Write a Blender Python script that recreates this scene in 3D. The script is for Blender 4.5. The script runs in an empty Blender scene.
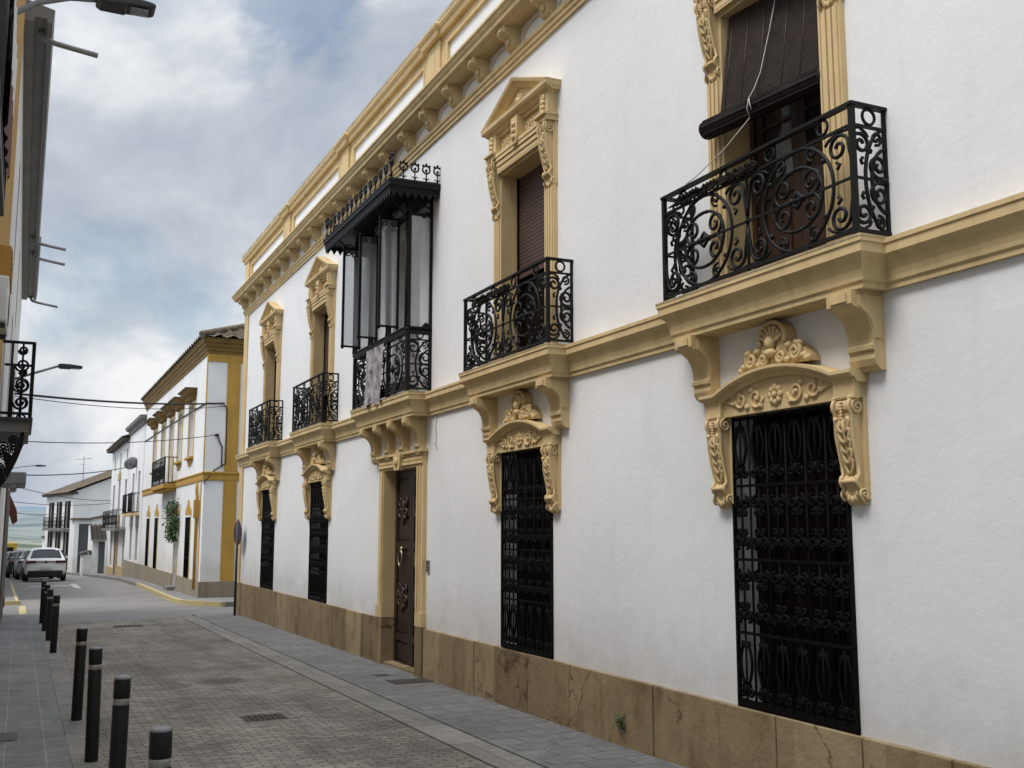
import bpy, bmesh, math, random
from math import sin, cos, pi, radians
from mathutils import Vector
random.seed(7)
S = bpy.context.scene
COL = S.collection

# ------------------------------------------------------------------ materials
def new_mat(name):
    m = bpy.data.materials.new(name); m.use_nodes = True
    return m, m.node_tree.nodes, m.node_tree.links, m.node_tree.nodes['Principled BSDF']

def coords(n, l, scale=(1, 1, 1)):
    tc = n.new('ShaderNodeTexCoord'); mp = n.new('ShaderNodeMapping')
    mp.inputs['Scale'].default_value = scale
    l.new(tc.outputs['Object'], mp.inputs['Vector'])
    return mp.outputs['Vector']

def noise(n, l, vec, scale, detail=5, rough=.55):
    t = n.new('ShaderNodeTexNoise'); t.inputs['Scale'].default_value = scale
    t.inputs['Detail'].default_value = detail; t.inputs['Roughness'].default_value = rough
    l.new(vec, t.inputs['Vector']); return t.outputs['Fac']

def ramp(n, l, fac, stops):
    r = n.new('ShaderNodeValToRGB'); e = r.color_ramp.elements
    e[0].position, e[0].color = stops[0][0], (*stops[0][1], 1)
    e[1].position, e[1].color = stops[-1][0], (*stops[-1][1], 1)
    for p, c in stops[1:-1]:
        x = e.new(p); x.color = (*c, 1)
    l.new(fac, r.inputs['Fac']); return r.outputs['Color']

def mixc(n, l, fac, a, b, mode='MIX'):
    x = n.new('ShaderNodeMix'); x.data_type = 'RGBA'; x.blend_type = mode
    for sock, v in ((0, fac), (6, a), (7, b)):
        if isinstance(v, (int, float)): x.inputs[sock].default_value = v
        elif isinstance(v, tuple): x.inputs[sock].default_value = (*v, 1)
        else: l.new(v, x.inputs[sock])
    return x.outputs[2]

def bump(n, l, bs, h, strength, dist=.01):
    b = n.new('ShaderNodeBump'); b.inputs['Strength'].default_value = strength
    b.inputs['Distance'].default_value = dist
    l.new(h, b.inputs['Height']); l.new(b.outputs['Normal'], bs.inputs['Normal'])

def g3(v): return (v, v, v)

def pmat(name, c1, c2=None, scale=4, rough=.7, bstr=0, bscale=30, bdist=.01, metallic=0, streak=None, spec=None):
    m, n, l, bs = new_mat(name)
    v = coords(n, l)
    c2 = c2 or tuple(x * .8 for x in c1)
    col = ramp(n, l, noise(n, l, v, scale), [(.3, c1), (.72, c2)])
    if streak:
        vs = coords(n, l, (5, 5, .35))
        s = ramp(n, l, noise(n, l, vs, 1.6, 6), [(.5, (1, 1, 1)), (.8, g3(streak))])
        col = mixc(n, l, 1.0, col, s, 'MULTIPLY')
    l.new(col, bs.inputs['Base Color'])
    bs.inputs['Roughness'].default_value = rough; bs.inputs['Metallic'].default_value = metallic
    if spec is not None: bs.inputs['Specular IOR Level'].default_value = spec
    if bstr: bump(n, l, bs, noise(n, l, v, bscale, 3), bstr, bdist)
    return m

M = {}
def stucco(name, base, stain):
    m, n, l, bs = new_mat(name)
    v = coords(n, l)
    big = ramp(n, l, noise(n, l, v, .55, 4, .6), [(.35, base), (.75, stain)])
    vs = coords(n, l, (3, 3, .28))
    st = ramp(n, l, noise(n, l, vs, 1.5, 4, .65), [(.55, (1, 1, 1)), (.88, (.92, .917, .913))])
    col = mixc(n, l, 1.0, big, st, 'MULTIPLY')
    vp = n.new('ShaderNodeTexVoronoi'); vp.inputs['Scale'].default_value = .42; vp.feature = 'SMOOTH_F1'; vp.inputs['Smoothness'].default_value = .1
    wv_ = n.new('ShaderNodeTexNoise'); wv_.inputs['Scale'].default_value = 1.6; wv_.inputs['Detail'].default_value = 3; l.new(v, wv_.inputs['Vector'])
    wm_ = n.new('ShaderNodeMix'); wm_.data_type = 'VECTOR'; wm_.inputs[0].default_value = .45; l.new(v, wm_.inputs[4]); l.new(wv_.outputs['Color'], wm_.inputs[5]); l.new(wm_.outputs[1], vp.inputs['Vector'])
    pt = ramp(n, l, vp.outputs['Color'], [(.45, (1, 1, 1)), (.62, (.96, .96, .956))])
    col = mixc(n, l, 1.0, col, pt, 'MULTIPLY')
    # damp, dirty foot of the wall above the plinth and faint speckles
    sx = n.new('ShaderNodeSeparateXYZ'); l.new(v, sx.inputs[0])
    foot = n.new('ShaderNodeMapRange'); foot.inputs[1].default_value = .65; foot.inputs[2].default_value = 1.7
    foot.inputs[3].default_value = 1; foot.inputs[4].default_value = 0
    l.new(sx.outputs['Z'], foot.inputs[0])
    mm = n.new('ShaderNodeMath'); mm.operation = 'MULTIPLY'
    l.new(foot.outputs[0], mm.inputs[0]); l.new(noise(n, l, v, 2.3, 4, .65), mm.inputs[1])
    fc = ramp(n, l, mm.outputs[0], [(.15, (1, 1, 1)), (.75, (.70, .67, .62))])
    col = mixc(n, l, 1.0, col, fc, 'MULTIPLY')
    vv = coords(n, l, (9, 9, 2.5))
    sp = ramp(n, l, noise(n, l, vv, 2.2, 3, .5), [(.74, (1, 1, 1)), (.80, (.72, .71, .70))])
    col = mixc(n, l, .55, col, mixc(n, l, 1.0, col, sp, 'MULTIPLY'))
    l.new(col, bs.inputs['Base Color']); bs.inputs['Roughness'].default_value = .9
    bs.inputs['Specular IOR Level'].default_value = .2
    h = n.new('ShaderNodeMath'); h.operation = 'ADD'
    l.new(noise(n, l, v, 22, 4, .7), h.inputs[0])
    k = n.new('ShaderNodeMath'); k.operation = 'MULTIPLY'; k.inputs[1].default_value = 2.2
    l.new(noise(n, l, v, 4.0, 2, .6), k.inputs[0]); l.new(k.outputs[0], h.inputs[1])
    bump(n, l, bs, h.outputs[0], .22, .010)
    return m
M['stucco'] = stucco('white_stucco', (.82, .82, .82), (.755, .755, .757))
M['stucco_b'] = stucco('white_limewash', (.78, .78, .77), (.68, .68, .67))
M['ochre'] = pmat('pale_ochre_paint', (.67, .51, .275), (.555, .41, .21), 2.2, .8, .25, 45, .006, streak=.74, spec=.25)
M['ochre_edge'] = pmat('weathered_ochre_edge', (.52, .40, .22), (.30, .24, .15), 3.0, .85, .4, 30, .01, streak=.6)
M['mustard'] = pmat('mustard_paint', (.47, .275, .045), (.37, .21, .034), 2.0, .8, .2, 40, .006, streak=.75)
M['iron'] = pmat('black_wrought_iron', (.0045, .0045, .005), (.008, .0075, .007), 12, .55, .15, 60, .003, spec=.22)
M['grille_iron'] = pmat('dull_black_iron', (.003, .003, .003), (.005, .0045, .0045), 12, .7, spec=.10)
M['wood'] = pmat('dark_brown_wood', (.009, .0045, .003), (.005, .003, .002), 3, .6, streak=.6, spec=.10)
M['dado'] = pmat('brown_stone_dado', (.10, .075, .055), (.06, .048, .038), 2, .9)
M['carved'] = pmat('dark_carved_wood', (.045, .024, .014), (.025, .013, .008), 6, .4)
M['pane_gleam'] = pmat('pale_pane_gleam', (.34, .34, .35), (.22, .22, .23), 3, .9)  # pale tone that paints a gleam on the balcony door glass
M['door_wood'] = pmat('reddish_brown_wood', (.050, .023, .013), (.030, .014, .009), 3, .45, streak=.6)
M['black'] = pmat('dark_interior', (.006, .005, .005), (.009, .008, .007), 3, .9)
M['roller'] = pmat('brown_roller_slats', (.085, .050, .040), (.065, .038, .031), 3, .55)
M['blind'] = pmat('dark_wooden_slats', (.020, .013, .010), (.010, .007, .006), 20, .75, spec=.2)
M['cord'] = pmat('pale_cord', (.55, .52, .46), None, 20, .9)
M['chrome'] = pmat('worn_brass', (.35, .30, .20), (.25, .2, .13), 10, .35, metallic=.9)
M['steel'] = pmat('grey_steel', (.30, .31, .32), (.22, .23, .24), 8, .45, metallic=.6)
M['galv'] = pmat('galvanised_grey', (.26, .27, .27), (.20, .20, .20), 6, .55, metallic=.2)
M['soffit'] = pmat('grey_painted_sheet', (.20, .20, .19), (.15, .15, .145), 2, .6, streak=.7)
M['darkmetal'] = pmat('dark_grey_metal', (.028, .029, .031), (.020, .020, .022), 6, .5)
M['bollard'] = pmat('matt_black_paint', (.008, .008, .0085), (.013, .013, .013), 5, .5, .1, 50, .003, spec=.25)
M['bollard_top'] = pmat('worn_bollard_cap', (.26, .26, .26), (.15, .15, .15), 18, .5)
M['band'] = pmat('scuffed_silver_band', (.42, .41, .38), (.22, .2, .17), 14, .4, metallic=.5)
M['cable'] = pmat('black_cable', (.012, .012, .013), None, 4, .7)
M['red'] = pmat('faded_red', (.11, .022, .02), (.07, .02, .018), 4, .6)
M['blue'] = pmat('faded_blue', (.02, .025, .06), None, 4, .6)
M['whitepaint'] = pmat('white_paint', (.72, .72, .70), (.60, .60, .58), 6, .6, .1)
M['cloth'] = pmat('translucent_printed_cloth', (.50, .48, .48), (.035, .03, .033), 7.5, .9)
M['awning'] = pmat('brick_red_awning', (.13, .035, .025), (.09, .03, .02), 3, .9)
M['foliage'] = pmat('dark_green_leaves', (.035, .07, .018), (.055, .10, .03), 9, .6)
M['stem'] = pmat('brown_stem', (.07, .045, .025), None, 9, .9)
M['palm'] = pmat('dried_dark_palm', (.020, .016, .010), (.010, .008, .006), 20, .9, spec=.2)
M['rubber'] = pmat('black_rubber', (.012, .012, .012), None, 6, .8)
M['tailred'] = pmat('dark_red_lens', (.10, .006, .006), None, 6, .15)
M['plate'] = pmat('white_plate', (.7, .7, .68), None, 6, .4)
M['carwhite'] = pmat('pearl_white_car_paint', (.80, .79, .77), (.76, .75, .73), 2, .25)
M['carsilver'] = pmat('silver_car_paint', (.32, .33, .34), None, 2, .25, metallic=.4)
M['cardark'] = pmat('black_car_paint', (.014, .015, .018), None, 2, .2)
M['caryellow'] = pmat('yellow_van_paint', (.60, .38, .05), None, 2, .35)
M['carglass'] = pmat('dark_car_glass', (.008, .009, .010), None, 2, .22, spec=.35)
M['plinth_grey'] = pmat('beige_cement_plinth', (.27, .23, .165), (.20, .165, .115), 1.3, .9, .5, 18, .015, streak=.7)
M['tan'] = pmat('tan_stone_blocks', (.42, .31, .16), (.33, .24, .12), 2, .9)
M['greydoor'] = pmat('dull_grey_door', (.09, .095, .10), (.07, .072, .075), 3, .6)
M['darkglass'] = pmat('dark_window_pane', (.018, .018, .02), (.03, .03, .032), 1.5, .12)
M['blinds_grey'] = pmat('pale_brown_shutter', (.30, .24, .18), (.24, .19, .14), 3, .7)
M['orange'] = pmat('orange_louvre', (.50, .27, .05), None, 3, .6)

# stone plinth with per-slab tint
def plinth_mat():
    m, n, l, bs = new_mat('brown_limestone_slabs'); v = coords(n, l)
    sx = n.new('ShaderNodeSeparateXYZ'); l.new(v, sx.inputs[0])
    d = n.new('ShaderNodeMath'); d.operation = 'DIVIDE'; d.inputs[1].default_value = .86; l.new(sx.outputs['Y'], d.inputs[0])
    f = n.new('ShaderNodeMath'); f.operation = 'FLOOR'; l.new(d.outputs[0], f.inputs[0])
    w = n.new('ShaderNodeTexWhiteNoise'); w.noise_dimensions = '1D'; l.new(f.outputs[0], w.inputs['W'])
    base = ramp(n, l, w.outputs['Value'], [(0, (.205, .150, .085)), (.5, (.285, .210, .122)), (1, (.36, .275, .165))])
    st = ramp(n, l, noise(n, l, v, 2.6, 8, .68), [(.30, (1.10, 1.08, 1.04)), (.52, (.97, .96, .94)), (.66, (.82, .79, .75)), (.82, (.50, .46, .42))])
    col = mixc(n, l, 1.0, base, st, 'MULTIPLY')
    vs = coords(n, l, (2.2, 2.2, 1.1))
    s2 = ramp(n, l, noise(n, l, vs, 2.0, 6, .6), [(.50, (1, 1, 1)), (.70, (.66, .61, .55))])
    col = mixc(n, l, 1.0, col, s2, 'MULTIPLY')
    # irregular cracks / spalled veins
    wv = n.new('ShaderNodeTexVoronoi'); wv.feature = 'DISTANCE_TO_EDGE'; wv.inputs['Scale'].default_value = 1.5
    dn = n.new('ShaderNodeMix'); dn.data_type = 'VECTOR'; dn.inputs[0].default_value = .35
    nt = n.new('ShaderNodeTexNoise'); nt.inputs['Scale'].default_value = 4; nt.inputs['Detail'].default_value = 6; l.new(v, nt.inputs['Vector'])
    l.new(v, dn.inputs[4]); l.new(nt.outputs['Color'], dn.inputs[5]); l.new(dn.outputs[1], wv.inputs['Vector'])
    ck = ramp(n, l, wv.outputs['Distance'], [(0, (.35, .3, .25)), (.018, (1, 1, 1))])
    gate = ramp(n, l, noise(n, l, v, 1.1, 3), [(.52, g3(0)), (.57, g3(1))])
    ckm = mixc(n, l, gate, (1, 1, 1), ck)
    col = mixc(n, l, 1.0, col, ckm, 'MULTIPLY')
    l.new(col, bs.inputs['Base Color']); bs.inputs['Roughness'].default_value = .88
    bs.inputs['Specular IOR Level'].default_value = .25
    bump(n, l, bs, noise(n, l, v, 9, 5, .7), .6, .02)
    return m
M['plinth'] = plinth_mat()

def paving(name, bw, bh, c1, c2, mortar, msize, rough, big=(.55, 1.1), bscale=.5, offset=.5, rot=0, patch=None, bstr=.6, warp=.018):
    m, n, l, bs = new_mat(name)
    v = coords(n, l)
    if rot:
        mp = n.new('ShaderNodeMapping'); mp.inputs['Rotation'].default_value = (0, 0, rot); l.new(v, mp.inputs[0]); v2 = mp.outputs[0]
    else: v2 = v
    # slightly wavy courses
    wn = n.new('ShaderNodeTexNoise'); wn.inputs['Scale'].default_value = 1.3 if warp < .03 else 3.5; l.new(v2, wn.inputs['Vector'])
    wm = n.new('ShaderNodeMix'); wm.data_type = 'VECTOR'; wm.inputs[0].default_value = warp
    l.new(v2, wm.inputs[4]); l.new(wn.outputs['Color'], wm.inputs[5])
    b = n.new('ShaderNodeTexBrick'); b.offset = offset; b.inputs['Scale'].default_value = 1
    b.inputs['Brick Width'].default_value = bw; b.inputs['Row Height'].default_value = bh
    b.inputs['Mortar Size'].default_value = msize; b.inputs['Mortar Smooth'].default_value = .3
    b.inputs['Color1'].default_value = (*c1, 1); b.inputs['Color2'].default_value = (*c2, 1); b.inputs['Mortar'].default_value = (*mortar, 1)
    b.inputs['Bias'].default_value = 0
    l.new(wm.outputs[1], b.inputs['Vector'])
    col = b.outputs['Color']
    bg = ramp(n, l, noise(n, l, v, bscale, 7, .62), [(.3, g3(big[1])), (.72, g3(big[0]))])
    col = mixc(n, l, 1.0, col, bg, 'MULTIPLY')
    fine = ramp(n, l, noise(n, l, coords(n, l, (.55, 1.25, 1)), 13, 4, .75), [(.3, g3(1.25)), (.7, g3(.66))])
    col = mixc(n, l, 1.0, col, fine, 'MULTIPLY')
    if patch:
        vs = coords(n, l, (1.6, .22, 1))
        s = ramp(n, l, noise(n, l, vs, 1.2, 5, .6), [(.42, g3(1)), (.66, patch)])
        col = mixc(n, l, 1.0, col, s, 'MULTIPLY')
    l.new(col, bs.inputs['Base Color']); bs.inputs['Roughness'].default_value = rough
    bs.inputs['Specular IOR Level'].default_value = .3
    h = n.new('ShaderNodeMath'); h.operation = 'SUBTRACT'
    k = n.new('ShaderNodeMath'); k.operation = 'MULTIPLY'; k.inputs[1].default_value = .5
    l.new(noise(n, l, v, 25, 5, .7), k.inputs[0]); l.new(k.outputs[0], h.inputs[0]); l.new(b.outputs['Fac'], h.inputs[1])
    bump(n, l, bs, h.outputs[0], bstr, .012)
    return m
M['setts'] = paving('worn_brown_setts', .17, .070, (.40, .345, .28), (.25, .218, .18), (.16, .142, .12), .009, .85, (.52, 1.2), .7, patch=(.70, .69, .68), bstr=1.0, warp=.05)
M['slab_right'] = paving('blue_grey_slabs', .42, .30, (.205, .200, .190), (.160, .157, .150), (.09, .088, .085), .007, .8, (.75, 1.1), .8)
M['slab_left'] = paving('dark_grey_slabs', .32, .33, (.225, .222, .213), (.180, .178, .172), (.33, .32, .30), .006, .75, (.72, 1.12), .7, offset=.0, patch=(.82, .82, .82))
M['kerbstone'] = paving('pale_kerb_granite', .5, 1.0, (.265, .245, .212), (.215, .20, .175), (.12, .11, .10), .006, .85, (.7, 1.1), 1.2)
M['asphalt'] = pmat('worn_grey_asphalt', (.190, .178, .162), (.135, .127, .116), .9, .85, .4, 60, .008)
M['concrete'] = pmat('grey_concrete_path', (.19, .185, .175), (.14, .135, .13), 1.5, .9, .3, 40, .006)
M['yellowpaint'] = pmat('worn_yellow_road_paint', (.50, .39, .15), (.30, .26, .17), 5, .8)
M['whiteline'] = pmat('worn_white_road_paint', (.50, .50, .48), (.28, .28, .27), 4, .8)
M['castiron'] = pmat('rusty_cast_iron', (.035, .032, .030), (.06, .045, .035), 14, .6, .4, 60, .004)
M['earth'] = pmat('dry_earth', (.16, .14, .10), (.11, .1, .075), .3, .95)
M['tiles'] = pmat('weathered_clay_tiles', (.21, .155, .105), (.045, .040, .034), 7.5, .92, .4, 20, .02)
M['tiles_d'] = pmat('dark_old_tiles', (.085, .068, .052), (.05, .042, .036), 3.5, .92)
M['eavewood'] = pmat('dark_mustard_eave', (.22, .125, .028), (.135, .078, .018), 3, .85)  # mustard-brown, darker than the trim paint

def glass_mat():
    m, n, l, bs = new_mat('pale_sheen_glass'); n.remove(bs)
    out = n['Material Output']
    tr = n.new('ShaderNodeBsdfTransparent'); tr.inputs[0].default_value = (.80, .83, .84, 1)
    gl = n.new('ShaderNodeBsdfGlossy'); gl.inputs['Roughness'].default_value = .03
    fr = n.new('ShaderNodeFresnel'); fr.inputs[0].default_value = 1.5
    a = n.new('ShaderNodeMath'); a.operation = 'ADD'; a.inputs[1].default_value = .16
    l.new(fr.outputs[0], a.inputs[0])
    mx = n.new('ShaderNodeMixShader'); l.new(a.outputs[0], mx.inputs[0]); l.new(tr.outputs[0], mx.inputs[1]); l.new(gl.outputs[0], mx.inputs[2])
    df = n.new('ShaderNodeBsdfDiffuse'); df.inputs[0].default_value = (.62, .64, .65, 1)  # pale diffuse share imitates whitish reflections on the glass
    m2 = n.new('ShaderNodeMixShader'); m2.inputs[0].default_value = .32
    l.new(mx.outputs[0], m2.inputs[1]); l.new(df.outputs[0], m2.inputs[2]); l.new(m2.outputs[0], out.inputs['Surface'])
    return m
M['glass'] = glass_mat()

def hill_mat():
    m, n, l, bs = new_mat('hazy_field_hills'); v = coords(n, l)
    sx = n.new('ShaderNodeSeparateXYZ'); l.new(v, sx.inputs[0])
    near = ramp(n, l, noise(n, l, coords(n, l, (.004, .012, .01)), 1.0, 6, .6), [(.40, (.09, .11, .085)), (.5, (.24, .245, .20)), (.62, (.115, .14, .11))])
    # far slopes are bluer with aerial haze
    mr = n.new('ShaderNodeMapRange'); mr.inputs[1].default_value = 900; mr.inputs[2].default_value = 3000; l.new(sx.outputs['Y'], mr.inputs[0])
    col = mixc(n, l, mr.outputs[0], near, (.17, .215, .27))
    l.new(col, bs.inputs['Base Color']); bs.inputs['Roughness'].default_value = 1; bs.inputs['Specular IOR Level'].default_value = 0
    return m
M['hills'] = hill_mat()

# ------------------------------------------------------------------ mesh builder
class MB:
    def __init__(s): s.v = []; s.f = []; s.m = []; s.s = []; s.mats = []; s.mi = 0
    def mat(s, key):
        m = M[key]
        if m not in s.mats: s.mats.append(m)
        s.mi = s.mats.index(m); return s
    def face(s, idx, smooth=False): s.f.append(tuple(idx)); s.m.append(s.mi); s.s.append(smooth)
    def quad(s, a, b, c, d):
        i = len(s.v); s.v += [tuple(a), tuple(b), tuple(c), tuple(d)]; s.face((i, i+1, i+2, i+3))
    def poly(s, pts):
        i = len(s.v); s.v += [tuple(p) for p in pts]; s.face(range(i, i+len(pts)))
    def box(s, x0, x1, y0, y1, z0, z1):
        i = len(s.v)
        s.v += [(x0,y0,z0),(x1,y0,z0),(x1,y1,z0),(x0,y1,z0),(x0,y0,z1),(x1,y0,z1),(x1,y1,z1),(x0,y1,z1)]
        for q in ((0,3,2,1),(4,5,6,7),(0,1,5,4),(1,2,6,5),(2,3,7,6),(3,0,4,7)): s.face([i+k for k in q])
        return s
    def beam(s, a, b, w, h=None, up=(0, 0, 1)):
        h = h or w; a = Vector(a); b = Vector(b); t = (b-a).normalized(); u = Vector(up)
        if abs(t.dot(u)) > .95: u = Vector((0, 1, 0))
        n = t.cross(u).normalized(); u = n.cross(t)
        i = len(s.v)
        for p in (a, b):
            for x, y in ((-1,-1),(1,-1),(1,1),(-1,1)): s.v.append(tuple(p + n*(x*w/2) + u*(y*h/2)))
        for q in ((0,1,2,3),(7,6,5,4),(0,4,5,1),(1,5,6,2),(2,6,7,3),(3,7,4,0)): s.face([i+k for k in q])
    def tube(s, pts, r, n=6, cap=True, r1=None):
        pts = [Vector(p) for p in pts]; k = len(pts); base = len(s.v)
        t0 = (pts[1]-pts[0]).normalized()
        ref = Vector((0, 0, 1)) if abs(t0.z) < .9 else Vector((1, 0, 0))
        nn = t0.cross(ref).normalized()
        for i, p in enumerate(pts):
            t = (pts[min(i+1, k-1)] - pts[max(i-1, 0)])
            t = t.normalized() if t.length > 1e-9 else t0
            nn = (nn - t*nn.dot(t))
            nn = nn.normalized() if nn.length > 1e-6 else t.orthogonal().normalized()
            bb = t.cross(nn)
            rr = r if r1 is None else r + (r1-r)*i/(k-1)
            for j in range(n):
                a = 2*pi*j/n
                s.v.append(tuple(p + nn*(cos(a)*rr) + bb*(sin(a)*rr)))
        for i in range(k-1):
            for j in range(n):
                a = base+i*n+j; b = base+i*n+(j+1) % n
                s.face((a, b, b+n, a+n), True)
        if cap:
            s.face([base+j for j in reversed(range(n))]); s.face([base+(k-1)*n+j for j in range(n)])
    def lathe(s, prof, c=(0, 0, 0), n=20, axis='z', smooth=True):
        base = len(s.v)
        for r, h in prof:
            for j in range(n):
                a = 2*pi*j/n; x, y = r*cos(a), r*sin(a)
                p = (x, y, h) if axis == 'z' else ((h, x, y) if axis == 'x' else (x, h, y))
                s.v.append((p[0]+c[0], p[1]+c[1], p[2]+c[2]))
        for i in range(len(prof)-1):
            for j in range(n):
                a = base+i*n+j; b = base+i*n+(j+1) % n
                s.face((a, b, b+n, a+n), smooth)
        s.face([base+j for j in range(n)]); s.face([base+(len(prof)-1)*n+j for j in range(n)])
    def blob(s, c, r, nu=8, nv=5):
        base = len(s.v); cx, cy, cz = c
        rx, ry, rz = (r, r, r) if isinstance(r, (int, float)) else r
        for i in range(nv+1):
            th = pi*i/nv
            for j in range(nu):
                ph = 2*pi*j/nu
                s.v.append((cx+rx*sin(th)*cos(ph), cy+ry*sin(th)*sin(ph), cz+rz*cos(th)))
        for i in range(nv):
            for j in range(nu):
                a = base+i*nu+j; b = base+i*nu+(j+1) % nu
                s.face((a, b, b+nu, a+nu), True)
    def sweep(s, path, B, prof, sign=1, i0=0, i1=None, closed=False, capa=True):
        """mitred moulding: path points, fixed binormal B, profile (outward, along B)"""
        P = [Vector(p) for p in path]; B = Vector(B); k = len(P)
        segs = [((P[(i+1) % k]-P[i]).normalized().cross(B)*sign).normalized() for i in range(k if closed else k-1)]
        N = []
        for i in range(k):
            a = segs[i-1] if (i > 0 or closed) else segs[0]
            b = segs[i] if i < len(segs) else segs[-1]
            m = (a+b); m = m/m.length if m.length > 1e-6 else a
            N.append(m/max(.25, m.dot(a)))
        i1 = (k if closed else k-1) if i1 is None else i1
        rng = list(range(i0, i1+1)); base = len(s.v); np_ = len(prof)
        for i in rng:
            i = i % k
            for a, b in prof: s.v.append(tuple(P[i]+N[i]*a+B*b))
        for q in range(len(rng)-1):
            for j in range(np_-1):
                a = base+q*np_+j
                s.face((a, a+1, a+1+np_, a+np_))
        if capa and not closed:
            s.face([base+j for j in range(np_)]); s.face([base+(len(rng)-1)*np_+j for j in range(np_)])
    def extrude(s, pts, f0, f1):
        """closed 2-D outline pts mapped by f0 and f1 (functions (a,b)->3D) and joined"""
        k = len(pts); i = len(s.v)
        s.v += [tuple(f0(*p)) for p in pts] + [tuple(f1(*p)) for p in pts]
        s.face(range(i, i+k)); s.face(reversed(range(i+k, i+2*k)))
        for j in range(k):
            a = i+j; b = i+(j+1) % k
            s.face((a, b, b+k, a+k))
    def mesh(s, name, recalc=True):
        me = bpy.data.meshes.new(name); me.from_pydata(s.v, [], s.f)
        for m in s.mats: me.materials.append(m)
        me.polygons.foreach_set('material_index', s.m)
        me.polygons.foreach_set('use_smooth', s.s)
        if recalc:
            b = bmesh.new(); b.from_mesh(me); bmesh.ops.recalc_face_normals(b, faces=b.faces[:]); b.to_mesh(me); b.free()
        me.update(); return me
    def build(s, name, parent=None, loc=None, rz=None, **props):
        o = bpy.data.objects.new(name, s.mesh(name)); return link(o, parent, loc, rz, **props)

def link(o, parent=None, loc=None, rz=None, **props):
    COL.objects.link(o)
    if parent is not None: o.parent = parent
    if loc is not None: o.location = loc
    if rz is not None: o.rotation_euler = (0, 0, rz)
    for k, v in props.items(): o[k] = v
    return o
def inst(name, me, parent=None, loc=None, rz=None, **props):
    return link(bpy.data.objects.new(name, me), parent, loc, rz, **props)
def empty(name, loc, rz=None, **props):
    return link(bpy.data.objects.new(name, None), None, loc, rz, **props)
def bevel(o, w=.006, seg=2):
    b = o.modifiers.new('bevel', 'BEVEL'); b.width = w; b.segments = seg; b.limit_method = 'ANGLE'; b.angle_limit = radians(40)
    return o

def arc(cx, cy, rx, ry, a0, a1, n=16):
    return [(cx+rx*cos(radians(a0+(a1-a0)*i/n)), cy+ry*sin(radians(a0+(a1-a0)*i/n))) for i in range(n+1)]
def spiral(cx, cy, r0, r1, a0, turns, n=22):
    return [(cx+(r0+(r1-r0)*i/n)*cos(radians(a0)+turns*2*pi*i/n), cy+(r0+(r1-r0)*i/n)*sin(radians(a0)+turns*2*pi*i/n)) for i in range(n+1)]

# ------------------------------------------------------------------ ground profile
def gz(y):
    if y <= 45: return .2-.01*y
    if y <= 52: return -.25-.016*(y-45)
    if y <= 130: return -.362-.028*(y-52)
    return -2.546-.09*(y-130)
YS = [-12, -6, 0, 4, 8, 12, 16, 20, 24, 26, 28, 30, 33, 36, 40, 45, 48, 52, 56, 60, 66, 72, 80, 90, 100, 115, 130]

def strip(name, mat, pts, dz, side=0.0, **props):
    """pts: list of (y, x_left, x_right); sheet following the slope, optional skirts of height side"""
    b = MB(); b.mat(mat); i = len(b.v)
    for y, a, c in pts:
        b.v.append((a, y, gz(y)+dz)); b.v.append((c, y, gz(y)+dz))
    for k in range(len(pts)-1):
        b.face((i+2*k, i+2*k+1, i+2*k+3, i+2*k+2))
    if side:
        for k in range(len(pts)-1):
            for q in (0, 1):
                p = b.v[i+2*k+q]; r = b.v[i+2*k+2+q]
                b.quad(p, r, (r[0], r[1], r[2]-side), (p[0], p[1], p[2]-side))
        for k in (0, len(pts)-1):
            p = b.v[i+2*k]; r = b.v[i+2*k+1]
            b.quad(p, r, (r[0], r[1], r[2]-side), (p[0], p[1], p[2]-side))
    return b.build(name, **props)
def ysub(y0, y1): return [y0]+[y for y in YS if y0 < y < y1]+[y1]
def rect(y0, y1, a, c): return [(y, a, c) for y in ysub(y0, y1)]

XW = 5.0
# base terrain, one sheet to the horizon, with hills far off
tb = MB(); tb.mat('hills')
def terrain(x, y):
    if y < 130: return gz(y)-.12
    base = -2.7-.09*(y-130) if y < 330 else -20.7
    t = max(0, (y-330)/2600)
    h = base+ (72*min(1, t)**1.25)
    if y > 330:
        h += min(1, (y-330)/500)*(9*sin(x*.0042+y*.003+1)+6*sin(x*.009-y*.006)+3.5*sin(x*.023+y*.011))
    return h
xs = [-3000+6000*i/60 for i in range(61)]
xs = sorted(set([x for x in xs if abs(x) > 120]+[-120, -60, -20, 0, 20, 60, 120]))
ys = [-400, -60, -12]+[10*i for i in range(0, 14)]+[150, 180, 220, 270, 330]+[330+60*i for i in range(1, 60)]
for y in ys:
    for x in xs: tb.v.append((x, y, terrain(x, y)))
nx = len(xs)
for j in range(len(ys)-1):
    for i in range(nx-1):
        a = j*nx+i; tb.face((a, a+1, a+1+nx, a+nx), True)
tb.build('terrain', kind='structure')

# road: worn setts near, asphalt further; sheets stepped 4 mm apart
strip('road_setts', 'setts', rect(-12, 26.6, .74, 3.63), -.012, kind='structure')
strip('road_asphalt', 'asphalt', rect(26.6, 130, -3.5, 7.5), -.012, kind='structure')
strip('side_street', 'asphalt', rect(27.3, 32.7, 7.5, 30), -.016, kind='structure')
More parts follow.
